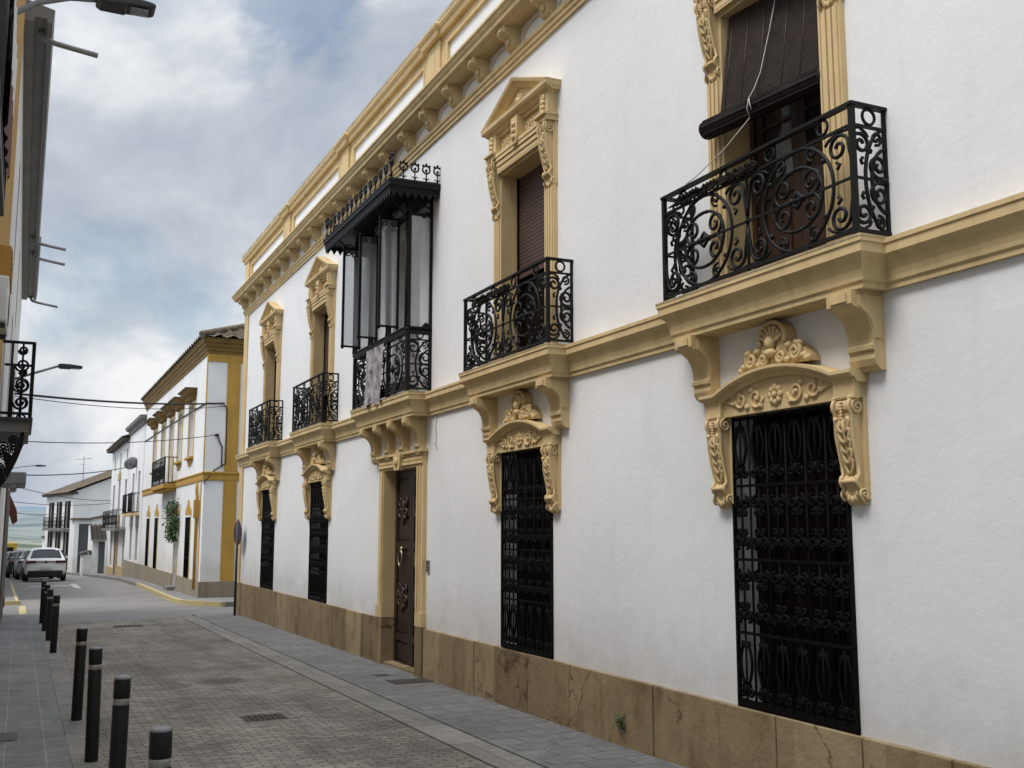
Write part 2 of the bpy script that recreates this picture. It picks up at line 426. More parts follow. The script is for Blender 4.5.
# left pavement and its kerb
strip('pavement_left', 'slab_left', rect(-12, 28.2, -1.2, .50), .012, .1, kind='structure')
strip('kerb_left', 'kerbstone', rect(-12, 28.4, .503, .74), .008, .1, kind='structure')
strip('pavement_far_left', 'concrete', [(y, -2.6, -.0 - .018*(y-34)) for y in ysub(34.2, 62)], .10, .25, kind='structure')
strip('kerb_far_left', 'yellowpaint', [(34.03, -2.6, .13), (34.2, -2.6, .13)], .104, .25, kind='structure')
strip('kerb_far_left_edge', 'yellowpaint', [(y, .003-.018*(y-34), .09-.018*(y-34)) for y in ysub(34.2, 48)], .104, .25, kind='structure')
# right pavement
strip('kerb_right', 'kerbstone', rect(-12, 26.6, 3.63, 3.97), .004, .1, kind='structure')
strip('pavement_right', 'slab_right', rect(-12, 27.3, 3.973, 5.2), .016, .1, kind='structure')
cp = [(30.2, 5.15, 7), (31.2, 4.55, 7), (32.0, 4.27, 7), (33, 4.22, 5.2), (36, 4.25, 5.2), (40, 4.3, 5.2), (45, 4.33, 5.2), (52, 4.33, 5.2), (57, 4.25, 5.2), (64, 4.1, 5.2), (72, 3.8, 5.2), (80, 3.35, 5.2), (92, 2.4, 4), (104, 1.2, 3)]
strip('pavement_far_right', 'concrete', [(y, a+.12, c) for y, a, c in cp], .12, .3, kind='structure')
strip('kerb_far_right', 'yellowpaint', [(y, a, a+.117) for y, a, c in cp if y < 46], .124, .3, kind='structure')
strip('kerb_far_right_plain', 'concrete', [(y, a, a+.117) for y, a, c in cp if y >= 45], .124, .3, kind='structure')
# painted marks
strip('road_marking', 'yellowpaint', rect(29.6, 33.4, .10, .27), -.008, kind='structure')
strip('road_marking', 'whiteline', rect(47.2, 47.9, .5, 2.0), -.008, kind='structure')
strip('road_marking', 'whiteline', rect(44.5, 49.5, 2.05, 2.3), -.008, kind='structure')

# covers and drains set into the paving (things of their own)
def flat_cover(name, x, y, w, d, dz, mat, label, cat, bars=0, rnd=False):
    b = MB(); b.mat(mat)
    z = 0
    if rnd:
        b.lathe([(w/2, -.01), (w/2, 0), (w/2-.02, .003), (w/2-.06, .001)], n=28)
        for k in range(-3, 4):
            ww = math.sqrt(max(0, (w/2-.08)**2-(k*.07)**2)); b.box(-ww, ww, k*.07-.012, k*.07+.012, 0, .004)
    elif bars:
        b.box(-w/2, w/2, -d/2, -d/2+.03, -.02, .004); b.box(-w/2, w/2, d/2-.03, d/2, -.02, .004)
        b.box(-w/2, -w/2+.03, -d/2+.03, d/2-.03, -.02, .004); b.box(w/2-.03, w/2, -d/2+.03, d/2-.03, -.02, .004)
        for k in range(1, bars):
            x_ = -w/2+w*k/bars; b.box(x_-.012, x_+.012, -d/2+.03, d/2-.03, -.02, .003)
        b.box(-w/2+.03, w/2-.03, -.012, .012, -.02, .0035)
        b.mat('black'); b.box(-w/2+.01, w/2-.01, -d/2+.01, d/2-.01, -.05, -.0005)
    else:
        b.box(-w/2, w/2, -d/2, d/2, -.02, .003); b.box(-w/2+.03, w/2-.03, -d/2+.03, d/2-.03, -.01, .006)
    o = b.build(name, loc=(x, y, gz(y)+dz), label=label, category=cat)
    o.rotation_euler = (-.01, 0, 0)
flat_cover('drain_grate', 2.44, 11.45, .44, .34, -.009, 'castiron', 'black slotted iron drain grate in the middle of the sett roadway', 'drain grate', bars=8)
M['oldiron'] = pmat('worn_dusty_iron', (.11, .10, .09), (.17, .15, .13), 14, .7, .4, 60, .004)
flat_cover('manhole_cover', 2.55, 14.6, .68, .68, -.010, 'oldiron', 'round manhole cover almost lost among the brown setts', 'manhole cover', rnd=True)
flat_cover('drain_cover', 2.24, 24.6, .6, .45, -.009, 'castiron', 'dark rectangular drain cover far up the road near the edge of the setts', 'drain cover', bars=6)
flat_cover('access_cover', 4.70, 13.25, .55, .42, .017, 'castiron', 'rusty rectangular access cover in the pavement outside the house door', 'access cover')
flat_cover('utility_cover', 4.55, 14.0, .2, .2, .017, 'castiron', 'tiny square utility lid in the pavement beside the rusty cover at the door', 'utility cover')
flat_cover('water_cover', -.02, 11.3, .22, .5, .013, 'castiron', 'small dark rectangular water lid in the slab pavement beside the bollards', 'water cover')

# ------------------------------------------------------------------ facade helpers (local frame: street side is -x)
def F(u, d, z): return (-d, u, z)

def holed_wall(b, u0, u1, z0, z1, holes, depth, X=lambda d: -d, back=True):
    us = sorted(set([u0, u1]+[h[0] for h in holes]+[h[1] for h in holes]))
    zs = sorted(set([z0, z1]+[h[2] for h in holes]+[h[3] for h in holes]))
    us = [u for u in us if u0 <= u <= u1]; zs = [z for z in zs if z0 <= z <= z1]
    for i in range(len(us)-1):
        for j in range(len(zs)-1):
            uc, zc = (us[i]+us[i+1])/2, (zs[j]+zs[j+1])/2
            if any(h[0] < uc < h[1] and h[2] < zc < h[3] for h in holes): continue
            b.quad((X(0), us[i], zs[j]), (X(0), us[i+1], zs[j]), (X(0), us[i+1], zs[j+1]), (X(0), us[i], zs[j+1]))
    for h in holes:
        a, c, e, g = h[:4]; dp = h[4] if len(h) > 4 else depth
        x0, x1 = X(0), X(-dp)
        b.quad((x0, a, e), (x1, a, e), (x1, a, g), (x0, a, g)); b.quad((x0, c, e), (x1, c, e), (x1, c, g), (x0, c, g))
        b.quad((x0, a, e), (x1, a, e), (x1, c, e), (x0, c, e)); b.quad((x0, a, g), (x1, a, g), (x1, c, g), (x0, c, g))

SLAB = [(0, 3.565), (.035, 3.565), (.035, 3.60), (.05, 3.612), (.052, 3.64), (.06, 3.68), (.085, 3.735), (.115, 3.765), (.125, 3.775), (.125, 3.835), (.135, 3.84), (.135, 3.87), (0, 3.875)]

def railing(half, dep, z0, z1, iron='iron', units=4, r=.0132):
    """wrought-iron balcony railing: rails, posts, rings and scrollwork"""
    b = MB(); b.mat(iron)
    H = z1-z0
    zb, zt, zs = z0+.05, z1, z1-.14
    def frame(f, w):
        for z, hh, ww in ((zb, .022, .03), (zs, .018, .022)):
            b.beam(f(0, z), f(w, z), ww, hh)
        b.beam(f(-.02, zt), f(w+.02, zt), .05, .022)
        b.beam(f(0, (zb+zs)/2), f(w, (zb+zs)/2), .016, .016)
    def unit(f, s0, w, mir, t0, h):
        g = lambda s, t: f(s0+(w-s if mir else s), t0+t)
        tb_ = lambda pts, rr=r, n=6: b.tube([g(*p) for p in pts], rr, n)
        tb_(arc(w, h/2, .66*w, h/2, 90, 270, 20))
        tb_(arc(w*.98, h/2, .45*w, h*.31, 75, 285, 18))
        q = min(w*.29, h*.15)
        for sg in (1, -1):
            c = h/2+sg*h*.135
            tb_([(w*.98, h/2+sg*.012)]+spiral(w*.74, c, q, q*.18, -70*sg, -1.45*sg, 22))
            c2 = h/2+sg*h*.33
            tb_([(.0, h/2+sg*h*.06)]+[(.02*w, h/2+sg*h*.15)]+spiral(w*.24, c2, q*.95, q*.18, 190*sg, -1.5*sg, 22))
            tb_([(w*.28, h/2+sg*h*.2), (w*.22, h/2+sg*h*.17), (w*.27, h/2+sg*h*.13)], r*.9)
        for a in (-40, 0, 40):
            tb_([(w*.88, h/2), (w*.88+.09*cos(radians(a)), h/2+.09*sin(radians(a)))], r*1.05, 5)
        # small filler scrolls top and bottom against the big bow
        for sg in (-1, 1):
            tb_(spiral(w*.70, h/2+sg*h*.405, min(w*.17, h*.085), .012, -100*sg, 1.35*sg, 14), r*.85, 5)
            tb_([(w*.05, h/2+sg*h*.47), (w*.22, h/2+sg*h*.485), (w*.40, h/2+sg*h*.44), (w*.46, h/2+sg*h*.40)], r*.85, 5)
            b.blob(g(w*.5, h/2+sg*h*.27), .02, 6, 4)
        b.blob(g(w*.9, h/2), .028); b.blob(g(.0, h/2), .02)
    def ring(f, s, n=14):
        b.tube([f(*p) for p in arc(s, (zs+zt)/2, .052, .052, 0, 360, n)], .011, 5, False)
    front = lambda s, t: F(-half+s, dep, t)
    W = 2*half
    frame(front, W)
    uw = W/units
    for k in range(units): unit(front, k*uw, uw, k % 2 == 1, zb, zs-zb)
    for k in range(units+1):
        if 0 < k < units: b.beam(front(k*uw, zb), front(k*uw, zs), .016, .016) if k % 2 == 0 else None
        if k < units: ring(front, (k+.5)*uw)
    for sg in (-1, 1):
        side = lambda s, t, sg=sg: F(sg*half, dep-s, t)
        frame(side, dep)
        unit(side, 0, dep, False, zb, zs-zb)
        ring(side, dep*.5)
        b.beam(F(sg*half, dep, z0-.0), F(sg*half, dep, zt), .034, .034)
        b.beam(F(sg*half, .012, zb), F(sg*half, .012, zt), .022, .022)
    for k in (.2, .5, .8):
        b.tube([front(W*k, z0-.02), front(W*k, zb)], .012, 5)
    return b

def under_bracket(w, p, ztop, zbot):
    """bracket carrying a balcony slab: stepped block, cove and pendant"""
    b = MB(); b.mat('ochre'); H = ztop-zbot
    pr = [(-.004, ztop), (p, ztop), (p, ztop-.09*H/.5), (p-.02, ztop-.11*H/.5)]
    pr += [(p*.36+(p-.02-p*.36)*(1-sin(radians(t))), ztop-.11*H/.5-(.20*H/.5)*(1-cos(radians(t)))) for t in range(10, 91, 16)]
    pr += [(p*.36, ztop-.33*H/.5), (p*.42, ztop-.345*H/.5), (p*.42, ztop-.37*H/.5), (p*.34, ztop-.38*H/.5), (p*.36, ztop-.43*H/.5), (p*.30, ztop-.47*H/.5), (p*.16, zbot), (-.004, zbot)]
    b.extrude(pr, lambda d, z: F(-w/2, d, z), lambda d, z: F(w/2, d, z))
    # raised panel on the front block and on the flank
    b.box(-p-.012, -p+.01, -w*.32, w*.32, ztop-.075*H/.5, ztop-.02*H/.5)
    fl = [(.03, ztop-.03), (p-.03, ztop-.03), (p-.03, ztop-.10*H/.5)] + [(p*.36+.0+(p-.05-p*.36)*(1-sin(radians(t))), ztop-.13*H/.5-(.17*H/.5)*(1-cos(radians(t)))) for t in range(10, 91, 20)] + [(.03, ztop-.30*H/.5)]
    for sg in (-1, 1):
        b.extrude([(d*.86+.008, z) for d, z in fl], lambda d, z: F(sg*(w/2-.01), d, z), lambda d, z: F(sg*(w/2+.010), d, z))
    return b

def console(w, zt, zb, dt, db):
    """carved scroll console: S-profile body, volutes, leaf and beads"""
    b = MB(); b.mat('ochre'); H = zt-zb
    pr = [(-.004, zt), (dt*.95, zt)]
    R = dt*.42
    pr += [(dt-R+R*cos(radians(a)), zt-R*1.15+R*1.1*sin(radians(a))) for a in (70, 40, 10, -20, -50)]
    pr += [(dt*.80, zt-.36*H), (dt*.66, zt-.5*H), (dt*.52, zt-.62*H), (db*1.0, zt-.72*H)]
    pr += [(db*1.35, zt-.745*H), (db*1.5, zt-.78*H), (db*1.35, zt-.82*H), (db*1.05, zt-.84*H), (db*1.1, zt-.9*H), (db*.8, zt-.96*H), (db*.3, zb), (-.004, zb)]
    wi = w*.36
    b.extrude(pr, lambda d, z: F(-wi, d, z), lambda d, z: F(wi, d, z))
    b.box(-.03, .004, -w/2, w/2, zb+.05*H, zt)                                         # back plate
    for sg in (-1, 1):
        # side rims follow the S
        rim = [(d*1.06+.004, z) for d, z in pr[1:-3]]
        b.tube([F(sg*wi, d, z) for d, z in rim], .014, 6)
        b.tube([F(sg*(wi+.012), *p) for p in spiral(dt-R*1.0, zt-R*1.2, R*.95, R*.15, 90, -1.6)], .012, 5)
        b.tube([F(sg*(wi+.012), *p) for p in spiral(db*.7, zt-.9*H, db*.75, db*.1, -80, 1.5)], .010, 5)
    # acanthus leaf down the front: a midrib with paired curling lobes
    ds = lambda t: max(db, dt*(1.0-.62*(max(0, t-.12))/.6))+.004
    b.tube([F(0, ds(t)+.006, zt-t*H) for t in (.2, .32, .45, .58, .70)], .016, 5, r1=.008)
    for k in range(5):
        t = .24+.095*k; r = wi*(1.0-.09*k)
        for sg in (-1, 1):
            b.tube([F(sg*r*q, ds(t+dtt)+.004+.012*sin(q*3), zt-(t+dtt)*H) for q, dtt in ((.05, .10), (.4, .075), (.72, .03), (.85, -.02), (.70, -.05))], .010+.004*(k % 2), 5, r1=.016)
            b.blob(F(sg*r*.62, ds(t)+.002, zt-(t+.02)*H), (.014, r*.26, .05*H), 6, 4)
    for k in range(6):
        b.blob(F(0, dt+.006, zt-(.05+.03*k)*H), .013, 6, 4)
    b.blob(F(0, db*1.45, zt-.785*H), (.03, wi*1.25, .028*H), 8, 4)
    for k in range(5):
        a = pi*k/4
        b.blob(F(cos(a)*wi*.6, db*.95, zt-.9*H-sin(a)*.05*H), (.025, .022, .03), 6, 4)
    return b

def relief_scroll(b, c, w, h, d):
    """carved rinceau: rosette in the middle, curling stems with leaves"""
    cu, cz = c
    for k in range(8):
        a = 2*pi*k/8
        b.blob(F(cu+cos(a)*h*.25, d, cz+sin(a)*h*.25), (.022, h*.15, h*.15), 6, 4)
    b.blob(F(cu, d+.01, cz), (.025, h*.13, h*.13), 6, 4)
    for sg in (-1, 1):
        for k, (o, r, s0, dr) in enumerate(((.16, .40, 180, 1), (.29, .32, 0, -1))):
            pts = spiral(cu+sg*w*o, cz, r*h, r*h*.2, s0 if sg > 0 else 180-s0, 1.2*dr*sg)
            b.tube([F(p[0], d+.004, p[1]) for p in pts], .013, 5)
        pts = [(cu+sg*w*(.33+.15*t), cz+h*.28*t*t-.02) for t in (0, .3, .6, 1)]
        b.tube([F(p[0], d+.004, p[1]) for p in pts], .016, 5, r1=.006)
        for o, zz, r in ((.12, -.3, .14), (.2, .3, .16), (.24, -.28, .15), (.30, .22, .13), (.35, -.12, .12), (.40, .20, .09), (.36, .18, .1), (.16, .0, .12)):
            b.blob(F(cu+sg*w*o, d, cz+zz*h), (.02, r*h, r*h*.8), 6, 4)

def arch_lintel(hw, zb, zs, zc, d):
    """segmental carved lintel over a ground-floor window (u from -hw to hw)"""
    b = MB(); b.mat('ochre')
    def top(u): return zs+(zc-zs)*max(0., 1-(u/(hw*.80))**2)
    N = 20
    us = [-hw+2*hw*i/N for i in range(N+1)]
    outline = [(-hw, zb)] + [(hw, zb)] + [(u, top(u)) for u in reversed(us)]
    b.extrude(outline, lambda u, z: F(u, -.004, z), lambda u, z: F(u, d, z))
    # end blocks a little proud
    for sg in (-1, 1):
        a, c = sorted((sg*(hw-.185), sg*(hw+.012)))
        b.box(-d-.035, -d+.01, a, c, zb-.006, top(hw*.93)-.004)
    path = [F(u, 0, top(u)) for u in us]
    path = [F(-hw-.03, 0, top(hw))]+path[1:-1]+[F(hw+.03, 0, top(hw))]
    b.sweep(path, (-1, 0, 0), [(-.03, -.004), (-.03, d+.02), (-.012, d+.035), (0, d+.04), (.01, d+.07), (.028, d+.085), (.05, d+.085), (.055, -.004)], sign=1)
    # sunk frieze frame and carving
    fr = [(-hw+.2, zb+.03), (hw-.2, zb+.03)]
    relief_scroll(b, (0, (zb+zc)/2-.025), 2*(hw-.12), (zc-zb)*.78, d+.003)
    return b, top

def crest(w, h):
    """shell crest with side volutes standing on the lintel; base at z=0"""
    b = MB(); b.mat('ochre')
    out = [(-w/2, 0), (w/2, 0), (w*.49, h*.12), (w*.42, h*.26), (w*.33, h*.42), (w*.23, h*.45)] + arc(0, h*.62, w*.2, h*.38, -10, 190, 14) + [(-w*.23, h*.45), (-w*.33, h*.42), (-w*.42, h*.26), (-w*.49, h*.12)]
    b.extrude(out, lambda u, z: F(u, -.004, z), lambda u, z: F(u, .09, z))
    b.tube([F(p[0], .10, p[1]) for p in arc(0, h*.62, w*.18, h*.35, -20, 200, 16)], .02, 6)
    for k in range(7):
        a = radians(20+140*k/6)
        b.tube([F(0, .10, h*.5), F(cos(a)*w*.16, .112, h*.58+sin(a)*h*.30)], .012, 5, r1=.02)
    b.blob(F(0, .12, h*.52), (.04, w*.06, h*.16)); b.blob(F(0, .12, h*.3), (.035, w*.08, h*.1))
    for sg in (-1, 1):
        pts = spiral(sg*w*.31, h*.24, h*.2, h*.03, 90 if sg > 0 else 90, -1.7*sg)
        b.tube([F(p[0], .10, p[1]) for p in pts], .018, 6)
        pts = spiral(sg*w*.12, h*.2, h*.16, h*.03, 90, 1.6*sg)
        b.tube([F(p[0], .105, p[1]) for p in pts], .016, 6)
        for o, z in ((.42, .12), (.22, .4), (.2, .1), (.46, .05), (.36, .40)):
            b.blob(F(sg*w*o, .095, h*z), (.03, w*.05, h*.08), 6, 4)
    return b

def grille(hw, z0, z1):
    """window grille: cross bars, uprights and lyre scrolls in four rows"""
    b = MB(); b.mat('grille_iron'); d = .012; hw += .012; z0 -= .008
    P = lambda u, z: F(u, d, z)
    rows = [z0+.02, z0+(z1-z0)*.25, z0+(z1-z0)*.5, z0+(z1-z0)*.755, z1-.02]
    for z in rows: b.beam(P(-hw, z), P(hw, z), .024, .02)
    for sg in (-1, 1): b.beam(P(sg*(hw-.012), z0), P(sg*(hw-.012), z1), .024, .024)
    b.beam(P(-hw, z0+.03), P(hw, z0+.03), .012, .06)
    n = 6; w = 2*hw/n
    for k in range(1, n): b.tube([P(-hw+k*w, z0), P(-hw+k*w, z1)], .009, 6)
    for ri in range(4):
        a, c = rows[ri]+.01, rows[ri+1]-.01; h = c-a
        for k in range(n):
            cu = -hw+(k+.5)*w
            b.tube([P(cu, a), P(cu, c)], .009, 5)
            for sg in (-1, 1):
                if ri in (0, 3):
                    # lyre: long S curling out at the foot and in at the top
                    pts = [(cu+sg*w*(.10+.22*sin(pi*t)), a+h*(.25+.65*t)) for t in [i/8 for i in range(9)]]
                    b.tube([P(*p) for p in pts], .012, 5)
                    sp = spiral(cu+sg*w*.24, a+h*.17, w*.21, w*.04, 90, 1.4*sg, 14)
                    b.tube([P(*p) for p in sp], .012, 5)
                    sp = spiral(cu+sg*w*.17, a+h*.86, w*.13, w*.03, -90, -1.3*sg, 12)
                    b.tube([P(*p) for p in sp], .008, 5)
                else:
                    for zz, v in ((a+h*.22, 1), (a+h*.78, -1)):
                        sp = spiral(cu+sg*w*.22, zz, w*.23, w*.04, -90*v, 1.4*sg*v, 14)
                        b.tube([P(*p) for p in sp], .013, 5)
                        sp = spiral(cu+sg*w*.18, zz+v*h*.14, w*.16, w*.03, -90*v, -1.3*sg*v, 12)
                        b.tube([P(*p) for p in sp], .011, 5)
            for zz in ((a+h*.22, a+h*.78) if ri in (1, 2) else (a+h*.2,)):
                b.blob(P(cu, zz), (.02, .032, .04), 6, 4)
    return b

# ------------------------------------------------------------------ the townhouse
U0, U1 = -6.0, 27.1
BAYS = [6.05, 10.39, 19.2, 23.6]
DOOR = 14.50
TH = empty('townhouse', (XW, 12, gz(12)), label='long white two-storey townhouse with pale ochre mouldings and iron balconies', category='townhouse')
TLOC = (0, -12, -gz(12))     # parts are written with u = world y and absolute z
GW, GZ0, GZ1 = .62, .735, 2.9
UW, UZ0, UZ1 = .585, 3.88, 6.2
holes = [(c-GW, c+GW, GZ0, GZ1, .24) for c in BAYS] + [(c-UW, c+UW, UZ0, UZ1, .30) for c in BAYS] + [(DOOR-.75, DOOR+.75, -.25, 2.92, .2), (DOOR-.6, DOOR+.6, 3.88, 6.45, .3)]
w = MB(); w.mat('stucco')
holed_wall(w, U0, U1, -.6, 7.46, holes, .25)
w.quad(F(U1, 0, -.6), F(U1, -9, -.6), F(U1, -9, 7.46), F(U1, 0, 7.46))
w.quad(F(U0, 0, -.6), F(U0, -9, -.6), F(U0, -9, 7.46), F(U0, 0, 7.46))
w.quad(F(U0, -9, -.6), F(U1, -9, -.6), F(U1, -9, 8.3), F(U0, -9, 8.3))
w.build('wall', TH, TLOC)

# plinth of stone slabs with a gap for the door
rnd = random.Random(3)
for a, c in ((U0, DOOR-1.005), (DOOR+1.005, U1)):
    b = MB(); b.mat('plinth')
    k = max(1, round((c-a)/.82)); cuts = [a]+[a+(c-a)*(i+rnd.uniform(-.16, .16))/k for i in range(1, k)]+[c]
    for i in range(k):
        t = .042+rnd.uniform(-.006, .006); top = .722+rnd.uniform(-.004, .003)
        b.box(-t, .02, cuts[i]+.007, cuts[i+1]-.007, -.5, top)
    bevel(b.build('plinth', TH, TLOC), .006, 2)

# string course, continuous with the balcony slabs
HALF, SD = 1.04, .20
path = [(U0, 0)]; marks = []
slabs = [(c, HALF, SD) for c in BAYS[:2]]+[(14.66, 1.24, .24)]+[(c, HALF, SD) for c in BAYS[2:]]
for c, h, d in slabs:
    marks.append(len(path)); path += [(c-h, 0), (c-h, d), (c+h, d), (c+h, 0)]
path += [(U1, 0), (U1, -.8)]
P3 = [F(u, d, 0) for u, d in path]
prev = 0
for m in marks+[len(path)-1]:
    sc = MB(); sc.mat('ochre')
    sc.sweep(P3, (0, 0, 1), SLAB, sign=-1, i0=prev, i1=m, capa=False); prev = m+3
    sc.build('string_course', TH, TLOC)

me_rail = railing(HALF+.055, SD+.085, 3.88, 4.77).mesh('railing')
me_brk = under_bracket(.23, .27, 3.566, 3.06).mesh('bracket')
balc = []
for m, (c, h, d) in zip(marks, slabs):
    s = MB(); s.mat('ochre')
    s.sweep(P3, (0, 0, 1), SLAB, sign=-1, i0=m, i1=m+3, capa=False)
    s.v = [(x, y-c, z) for x, y, z in s.v]
    s.quad(F(-h-.03, -.05, 3.567), F(h+.03, -.05, 3.567), F(h+.03, d+.034, 3.567), F(-h-.03, d+.034, 3.567))
    s.mat('ochre_edge'); s.box(-(d+.138), .25, -h-.138, h+.138, 3.869, 3.884)
    bo = s.build('balcony', TH, (0, c-12, -gz(12)))
    balc.append(bo)
    if h < 1.1:
        inst('railing', me_rail, bo, (0, 0, 0))
        for sg in (-1, 1): inst('bracket', me_brk, bo, (0, sg*(h-.15), 0))
me_brk2 = under_bracket(.17, .30, 3.566, 3.02).mesh('door_bracket')
for k in range(4): inst('bracket', me_brk2, balc[2], (0, -1.0+.667*k, 0))

# ground-floor windows
bsh = MB(); bsh.mat('wood')
bsh.box(.19, .26, -GW+.001, GW-.001, GZ0, GZ1)
for k in range(4):
    a = -GW+.03+k*(2*GW-.06)/4
    bsh.box(.165, .19, a+.01, a+(2*GW-.06)/4-.01, GZ0+.05, GZ1-.06)
    for zz in (GZ0+.12, GZ0+.85, GZ0+1.55): bsh.box(.158, .166, a+.06, a+(2*GW-.06)/4-.06, zz, zz+.5)
me_sh = bsh.mesh('shutters'); me_gr = grille(GW, GZ0, GZ1).mesh('grille')
lb, topf = arch_lintel(.815, 2.90, 3.03, 3.17, .08); me_li = lb.mesh('lintel')
me_cr = crest(.80, .34).mesh('crest'); me_co = console(.205, 2.905, 2.2, .125, .055).mesh('console')
for c in BAYS:
    wi = inst('window', me_sh, TH, (0, c-12, -gz(12)))
    inst('grille', me_gr, wi, (0, 0, 0)); inst('lintel', me_li, wi, (0, 0, 0)); inst('crest', me_cr, wi, (0, 0, 3.21))
    for sg in (-1, 1): inst('console', me_co, wi, (0, sg*.715, 0))

# upper balcony doors: surround with fluted jambs, consoles, entablature and pediment
def surround():
    b = MB(); b.mat('ochre')
    # reveal liner 3 mm inside the wall opening
    for sg in (-1, 1):
        a, c = sorted((sg*(UW-.003), sg*(UW-.02)))
        b.box(-.055, .285, a, c, UZ0, UZ1-.02)
        a, c = sorted((sg*UW, sg*(UW+.19)))
        b.box(-.05, .004, a, c, UZ0, 6.38)
        for k in range(3):
            x = UW+.03+k*.055; a, c = sorted((sg*x, sg*(x+.035)))
            b.box(-.066, -.049, a, c, UZ0+.12, 5.66)
        a, c = sorted((sg*(UW-.004), sg*(UW+.2))); b.box(-.075, -.049, a, c, UZ0+.0, UZ0+.12)
    b.box(-.055, .285, -UW+.003, UW-.003, UZ1-.02, UZ1-.003)
    b.box(-.05, .004, -UW, UW, UZ1-.003, 6.70)
    E = UW+.215
    b.box(-.10, .004, -UW-.005, UW+.005, UZ1+.01, 6.40)
    for k in range(3): b.box(-.103-.012*k, -.05, -UW+.02, UW-.02, UZ1+.03+.06*k, UZ1+.075+.06*k)
    b.box(-.135, .004, -UW-.002, UW+.002, 6.40, 6.44)
    for sg in (-1, 1):
        a, c = sorted((sg*(UW-.008), sg*(E)))
        b.box(-.15, .004, a, c, 6.395, 6.45); b.box(-.18, .004, a-.012, c+.012, 6.45, 6.475); b.box(-.12, .004, a+.012, c-.012, 6.475, 6.71)
        cu = sg*(UW+.105)
        for k in range(3): b.blob(F(cu, .125, 6.50+.055*k), (.035, .05-.008*(2-k), .035), 6, 4)
        b.tube([F(cu+p[0], .13, p[1]) for p in spiral(0, 6.655, .045, .01, 0, 1.5)], .014, 5)
    b.box(-.085, .004, -UW-.002, UW+.002, 6.66, 6.70)
    for k in (-1, 1): relief_scroll(b, (k*.31, 6.555), .46, .17, .055)
    # key block
    b.extrude([(-.085, 6.70), (.085, 6.70), (.075, 6.47), (.05, 6.38), (-.05, 6.38), (-.075, 6.47)], lambda u, z: F(u, .05, z), lambda u, z: F(u, .155, z))
    for k in range(3): b.blob(F(0, .158, 6.46+.075*k), (.025, .05, .04), 6, 4)
    return b
def pediment():
    b = MB(); b.mat('ochre')
    hw = .79; zb = 6.70; ap = 7.16
    H = [F(-hw, -.01, zb), F(-hw, .10, zb), F(hw, .10, zb), F(hw, -.01, zb)]
    b.sweep(H, (0, 0, 1), [(-.1, 0), (0, 0), (.02, .012), (.03, .035), (.07, .05), (.085, .075), (.085, .10), (.09, .12), (-.1, .125)], sign=-1)
    b.extrude([(-hw-.02, zb+.12), (hw+.02, zb+.12), (0, ap-.06)], lambda u, z: F(u, -.004, z), lambda u, z: F(u, .08, z))
    b.sweep([F(-hw-.09, 0, zb+.108), F(0, 0, ap), F(hw+.09, 0, zb+.108)], (-1, 0, 0), [(-.09, -.004), (-.09, .10), (-.075, .125), (-.05, .14), (-.03, .18), (0, .19), (.012, .19), (.014, -.004)], sign=1)
    for k in range(5):
        a = pi*k/4
        b.blob(F(cos(a)*.09, .085, zb+.19+sin(a)*.07), (.02, .045, .04), 6, 4)
    b.blob(F(0, .09, zb+.2), (.03, .055, .05))
    return b
me_su = surround().mesh('surround'); me_pe = pediment().mesh('pediment'); me_uc = console(.2, 6.392, 5.66, .15, .055).mesh('door_console')

def leaf(b, u0, u1, z0, z1, x, glazed=True, mat='door_wood', split=.42):
    b.mat(mat); t = .045; s = .075
    b.box(x, x+t, u0, u0+s, z0, z1); b.box(x, x+t, u1-s, u1, z0, z1)
    b.box(x, x+t, u0+s, u1-s, z0, z0+.14); b.box(x, x+t, u0+s, u1-s, z1-.09, z1)
    zm = z0+(z1-z0)*split
    b.box(x, x+t, u0+s, u1-s, zm-.05, zm+.05)
    b.box(x+.015, x+.03, u0+s, u1-s, z0+.14, zm-.05)
    b.box(x+.002, x+.02, u0+s+.05, u1-s-.05, z0+.2, zm-.11)
    if glazed:
        zz = (zm+z1)/2
        b.box(x, x+t, u0+s, u1-s, zz-.015, zz+.015)
        b.mat('darkglass'); b.box(x+.018, x+.024, u0+s, u1-s, zm+.05, zz-.015); b.box(x+.018, x+.024, u0+s, u1-s, zz+.015, z1-.09)
    else:
        b.box(x+.015, x+.03, u0+s, u1-s, zm+.05, z1-.09)

